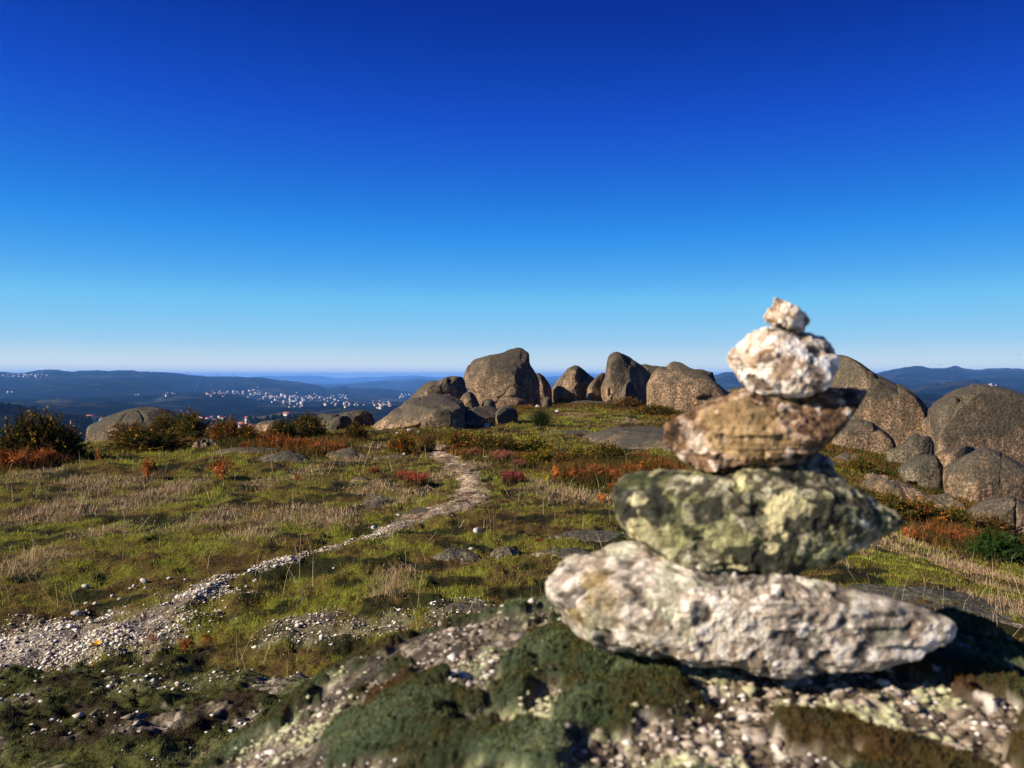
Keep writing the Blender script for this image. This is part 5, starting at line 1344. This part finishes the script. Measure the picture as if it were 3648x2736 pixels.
WALLW = mat_flat('white_render', (.70, .67, .62), .8, .12, .4); WALLC = mat_flat('cream_render', (.70, .60, .46), .8, .12, .4); WALLG = mat_flat('grey_render', (.50, .49, .48), .8, .12, .4)
ROOFR = mat_flat('red_tiles', (.42, .13, .07), .85, .3, .8); ROOFG = mat_flat('grey_roof', (.38, .36, .35), .85, .3, .8); GLASS = mat_flat('dark_glass', (.03, .035, .05), .2, .1)
def prism_house(w, d, h, rh, eave=.4):
    V = [(-w, -d, -3), (w, -d, -3), (w, d, -3), (-w, d, -3), (-w, -d, h), (w, -d, h), (w, d, h), (-w, d, h), (-w, 0, h + rh), (w, 0, h + rh)]
    quads = [(0, 1, 5, 4), (1, 2, 6, 5), (2, 3, 7, 6), (3, 0, 4, 7)]; tris = [(5, 6, 9), (7, 4, 8)]
    e = eave; k = rh / d * e
    V += [(-w - e, -d - e, h - k + .05), (w + e, -d - e, h - k + .05), (w + e, 0, h + rh + .05), (-w - e, 0, h + rh + .05), (w + e, d + e, h - k + .05), (-w - e, d + e, h - k + .05)]
    V += [(x, y, z + .22) for x, y, z in V[10:]]
    top = [(16, 17, 18, 19), (18, 20, 21, 19)]; bot = [(10, 13, 12, 11), (12, 13, 15, 14)]
    side = [(10, 11, 17, 16), (14, 15, 21, 20), (11, 12, 18, 17), (12, 14, 20, 18), (13, 10, 16, 19), (15, 13, 19, 21)]
    return np.array(V, float), quads, tris, top + bot + side
def tiny_house(name, w, d, h, rh, wall, roof):
    V, q, t, rf = prism_house(w / 2, d / 2, h, rh)
    return mesh(name, V, [np.array(q), np.array(t), np.array(rf)], [wall, roof], smooth=False, midx=[0] * 6 + [1] * len(rf))
def flat_block(name, w, d, h, wall, roof):
    V = np.array([(sx * w / 2, sy * d / 2, z) for z in (-3, h) for sx, sy in ((-1, -1), (1, -1), (1, 1), (-1, 1))] + [(sx * w / 2.2, sy * d / 2.2, h + 1) for sx, sy in ((-1, -1), (1, -1), (1, 1), (-1, 1))], float)
    q = [(0, 1, 5, 4), (1, 2, 6, 5), (2, 3, 7, 6), (3, 0, 4, 7)]; r = [(4, 5, 9, 8), (5, 6, 10, 9), (6, 7, 11, 10), (7, 4, 8, 11), (8, 9, 10, 11)]
    return mesh(name, V, [np.array(q), np.array(r)], [wall, roof], smooth=False, midx=[0] * 4 + [1] * 5)
HM = [tiny_house('house', 11, 9, 6, 2.6, WALLW, ROOFR), tiny_house('house', 13, 9, 6.5, 2.4, WALLC, ROOFR), tiny_house('house', 9, 8, 7, 2.2, WALLW, ROOFG), tiny_house('house', 16, 10, 7, 2.6, WALLW, ROOFR), tiny_house('house', 12, 9, 6, 2.5, WALLW, ROOFR)]
BM = [flat_block('apartment_block', 18, 12, 15, WALLW, ROOFG), flat_block('apartment_block', 14, 12, 19, WALLC, ROOFR), flat_block('apartment_block', 36, 16, 9, WALLG, ROOFG)]
CLU = [ # px range, number, label, group
 ((1000, 1080, 1400, 1452), 60, 'tiny pale house in the densest part of the valley town', 'houses in the middle of the valley town'),
 ((880, 1000, 1400, 1436), 52, 'tiny pale house on the slope at the left of the valley town', 'houses on the left slope of the valley town'),
 ((735, 880, 1388, 1408), 40, 'tiny pale house in the upper left arm of the valley town', 'houses in the upper left arm of the town'),
 ((1080, 1240, 1404, 1434), 44, 'tiny pale house in the right part of the valley town', 'houses in the right part of the valley town'),
 ((1150, 1300, 1436, 1452), 22, 'tiny pale house in the row below the valley town', 'houses in the row below the town'),
 ((1328, 1392, 1424, 1456), 30, 'tiny pale house in the separate village right of the town', 'houses of the separate village'),
 ((1425, 1470, 1404, 1422), 8, 'tiny pale house by the left flank of the boulder group', 'houses beside the boulder group'),
 ((583, 626, 1401, 1411), 8, 'tiny white house in the short row in mid valley', 'houses of the short valley row'),
 ((478, 500, 1406, 1411), 4, 'long white farm building left of the short valley row', 'farm buildings in the valley'),
 ((0, 170, 1333, 1347), 30, 'tiny pale house of the village high on the left ridge', 'houses on the left ridge'),
 ((700, 800, 1488, 1498), 10, 'tiny house low in the valley right of the brown dome', 'houses low in the valley'),
 ((318, 366, 1494, 1507), 9, 'tiny house low in the valley left of the brown dome', 'houses left of the brown dome'),
 ((1000, 1045, 1480, 1486), 4, 'tiny white house just above the dark pines', 'houses above the pines'),
 ((3505, 3548, 1366, 1378), 6, 'tiny white house in the hamlet beyond the right dome', 'houses of the right hamlet'),
 ((10, 60, 1394, 1400), 3, 'tiny white house alone on the left hillside', 'houses on the left hillside'),
]
hi = 0
for (x0, x1, y0_, y1_), n, lab, grp in CLU:
    for k in range(n):
        u_ = R.random()
        a = x0 + (x1 - x0) * u_
        b = y0_ + (y1_ - y0_) * np.clip(R.normal(.5, .28) if n > 20 else R.random(), 0, 1)
        if grp.endswith('left slope of the valley town'): b = 1399 + (a - 880) / 120 * 26 + R.normal(0, 9)
        if grp.endswith('upper left arm of the town'): b = 1408 - 8 * math.sin((a - 735) / 145 * 2.8) + R.normal(0, 6)
        h_ = far_hit(a, b)
        if h_ is None: continue
        blk = R.random() < (.16 if 'densest' in lab else .05 if 'right part' in lab else 0)
        o = link('apartment_block' if blk else 'house', BM[hi % 3] if blk else HM[hi % 5], h_)
        s = R.uniform(.45, .9) * np.clip(h_[1] / 4200, .75, 1.5)
        o.scale = (s * (1.5 if 'farm' in lab else 1), s, s)
        o.rotation_euler = (0, 0, R.uniform(-.7, .7) + (1.57 if R.random() < .3 else 0))
        tag(o, lab.replace('house', 'apartment block') if blk else lab, 'building' if blk else 'house', grp)
        hi += 1

def parts_house(label, px, py, w, d, h, rh, rot, y=None, tower=False, wall=WALLW):
    h_ = far_hit(px, py)
    root = proto('church' if tower else 'house', [])
    root.location = (h_[0], h_[1], h_[2]); root.rotation_euler = (0, 0, rot)
    V, q, t, rf = prism_house(w / 2, d / 2, h, rh)
    link('wall', mesh('wall', V, [np.array(q), np.array(t)], wall, smooth=False), parent=root)
    link('roof', mesh('roof', V, [np.array(rf)], ROOFR, smooth=False), parent=root)
    for k in (-.28, 0, .28):
        V2 = np.array([(k * w + sx * .6, -d / 2 - .06 - dy, h * .5 + sz * .9) for dy in (0, .08) for sx, sz in ((-1, -1), (1, -1), (1, 1), (-1, 1))])
        link('window', mesh('window', V2, [np.array([(4, 5, 6, 7), (0, 1, 5, 4), (1, 2, 6, 5), (2, 3, 7, 6), (3, 0, 4, 7)])], GLASS, smooth=False), parent=root)
    if tower:
        V, q, t, rf = prism_house(1.9, 1.9, h + 6.5, 1.6, .3)
        V[:, 0] += w * .42; V[:, 1] -= 1
        tw = link('tower', mesh('tower', V, [np.array(q), np.array(t)], wall, smooth=False), parent=root)
        link('tower_roof', mesh('tower_roof', V, [np.array(rf)], ROOFR, smooth=False), parent=tw)
    return tag(root, label, 'church' if tower else 'house')
parts_house('white church with red roof and a square tower below the hilltop edge', 866, 1521, 9.5, 6, 3.2, 2.0, .25, tower=True)
parts_house('cream house with red roof among the dark pines at the left', 268, 1508, 6.2, 5, 2.6, 1.6, -.2, wall=WALLC)
parts_house('red roofed house half hidden between the church and the round hump', 896, 1523, 5.5, 5, 1.8, 1.5, .3, wall=WALLC)

STEEL = mat_flat('steel', (.32, .33, .35), .5, .1)
def pylon_mesh():
    g = Geo(); P = lambda x, y, z: np.array([x, y, z], float)
    def bar(a, b, w):
        for sd_ in (np.array([1.0, .2, 0]), np.array([.2, 1.0, .3])): g.strip([a, (a + b) / 2, b], w, (.3, .3, .3), sd_)
    for sx in (-1, 1):
        for sy in (-1, 1): bar(P(sx * 3, sy * 3, -2), P(sx * .6, sy * .6, 34), .8)
    for z, w in ((22, 7), (27, 6), (32, 5)): bar(P(-w, 0, z), P(w, 0, z), .9)
    for k in range(5):
        z0, z1 = k * 6, k * 6 + 6; r0, r1 = 3 - z0 * .07, 3 - z1 * .07
        bar(P(-r0, -r0, z0), P(r1, -r1, z1), .5); bar(P(r0, -r0, z0), P(-r1, -r1, z1), .5)
    return g.mesh('power_pylon', STEEL)
pm = pylon_mesh()
for a, b in ((665, 1335), (676, 1337), (770, 1343), (777, 1343), (703, 1378), (752, 1376), (832, 1343)):
    h_ = far_hit(a, b + 2)
    if h_ is None: continue
    o = link('power_pylon', pm, h_); o.rotation_euler = (0, 0, .5)
    tag(o, 'faint grey lattice power pylon on the far left ridge' if b < 1360 else 'faint grey power pylon on the slope below the far ridge', 'pylon', 'pylons of the far power line')

BIRDM = mat_flat('dark_feathers', (.02, .02, .025), .8, .2, 20)
def bird(label, px, py, y, s, up, rot):
    g = Geo()
    t = np.linspace(0, 2 * np.pi, 9)[:-1]
    prev = None
    n = 7
    xs = np.linspace(-.22, .25, n); rr = np.array([.01, .035, .055, .06, .05, .035, .008])
    V = np.stack([np.repeat(xs, 8).reshape(n, 8), rr[:, None] * np.cos(t), rr[:, None] * np.sin(t)], -1)
    for i in range(n - 1):
        for j in range(8):
            a, b, c, d = V[i, j], V[i, (j + 1) % 8], V[i + 1, (j + 1) % 8], V[i + 1, j]
            g.tri([[a, b, c], [a, c, d]], (.02, .02, .02))
    g.tri([[(-.2, 0, 0), (-.36, .07, 0), (-.36, -.07, 0)]], (.02, .02, .02))
    o = link('bird', g.mesh('bird_body', BIRDM), (*pt(px, py, y)[:2], pt(px, py, y)[2]))
    for sg in (-1, 1):
        w = Geo()
        w.tri([[(.10, sg * .03, .02), (-.10, sg * .03, .02), (.02, sg * .32, up)], [(-.10, sg * .03, .02), (-.10, sg * .30, up), (.02, sg * .32, up)], [(.02, sg * .32, up), (-.10, sg * .30, up), (-.14, sg * .68, up * .6)]], (.02, .02, .02))
        wo = link('wing', w.mesh('wing', BIRDM), parent=o)
    o.scale = (s, s, s); o.rotation_euler = (0, 0, rot)
    tag(o, label, 'bird', 'birds in the sky at the right')
bird('dark bird with raised wings just above the far mountain', 3346, 1300, 120, .85, .18, 1.3)
bird('dark bird high at the right edge of the sky', 3630, 1264, 120, .75, .1, .5)

# ------------------------------------------------------------------ haze: one even box of air over the whole scene
hz = NT('air_haze')
v = hz.n('VolumePrincipled', {'Color': (.16, .42, 1.0, 1), 'Density': 7.4e-5, 'Anisotropy': 0.0})
hz.t.links.new(v.outputs[0], hz.out.inputs['Volume'])
zlo = float(min(FZ.min(), gzz.min())) - 1.0
zhi = float(max(FZ.max(), 6.0)) + 4.0
x1, y0b, y1b = 36000.0, -400.0, 30500.0
Vb = np.array([(sx, sy, sz) for sz in (zlo, zhi) for sx, sy in ((-x1, y0b), (x1, y0b), (x1, y1b), (-x1, y1b))], float)
hb = link('haze', mesh('haze', Vb, np.array([(0, 3, 2, 1), (4, 5, 6, 7), (0, 1, 5, 4), (1, 2, 6, 5), (2, 3, 7, 6), (3, 0, 4, 7)]), hz.m, smooth=False))
tag(hb, kind='stuff')
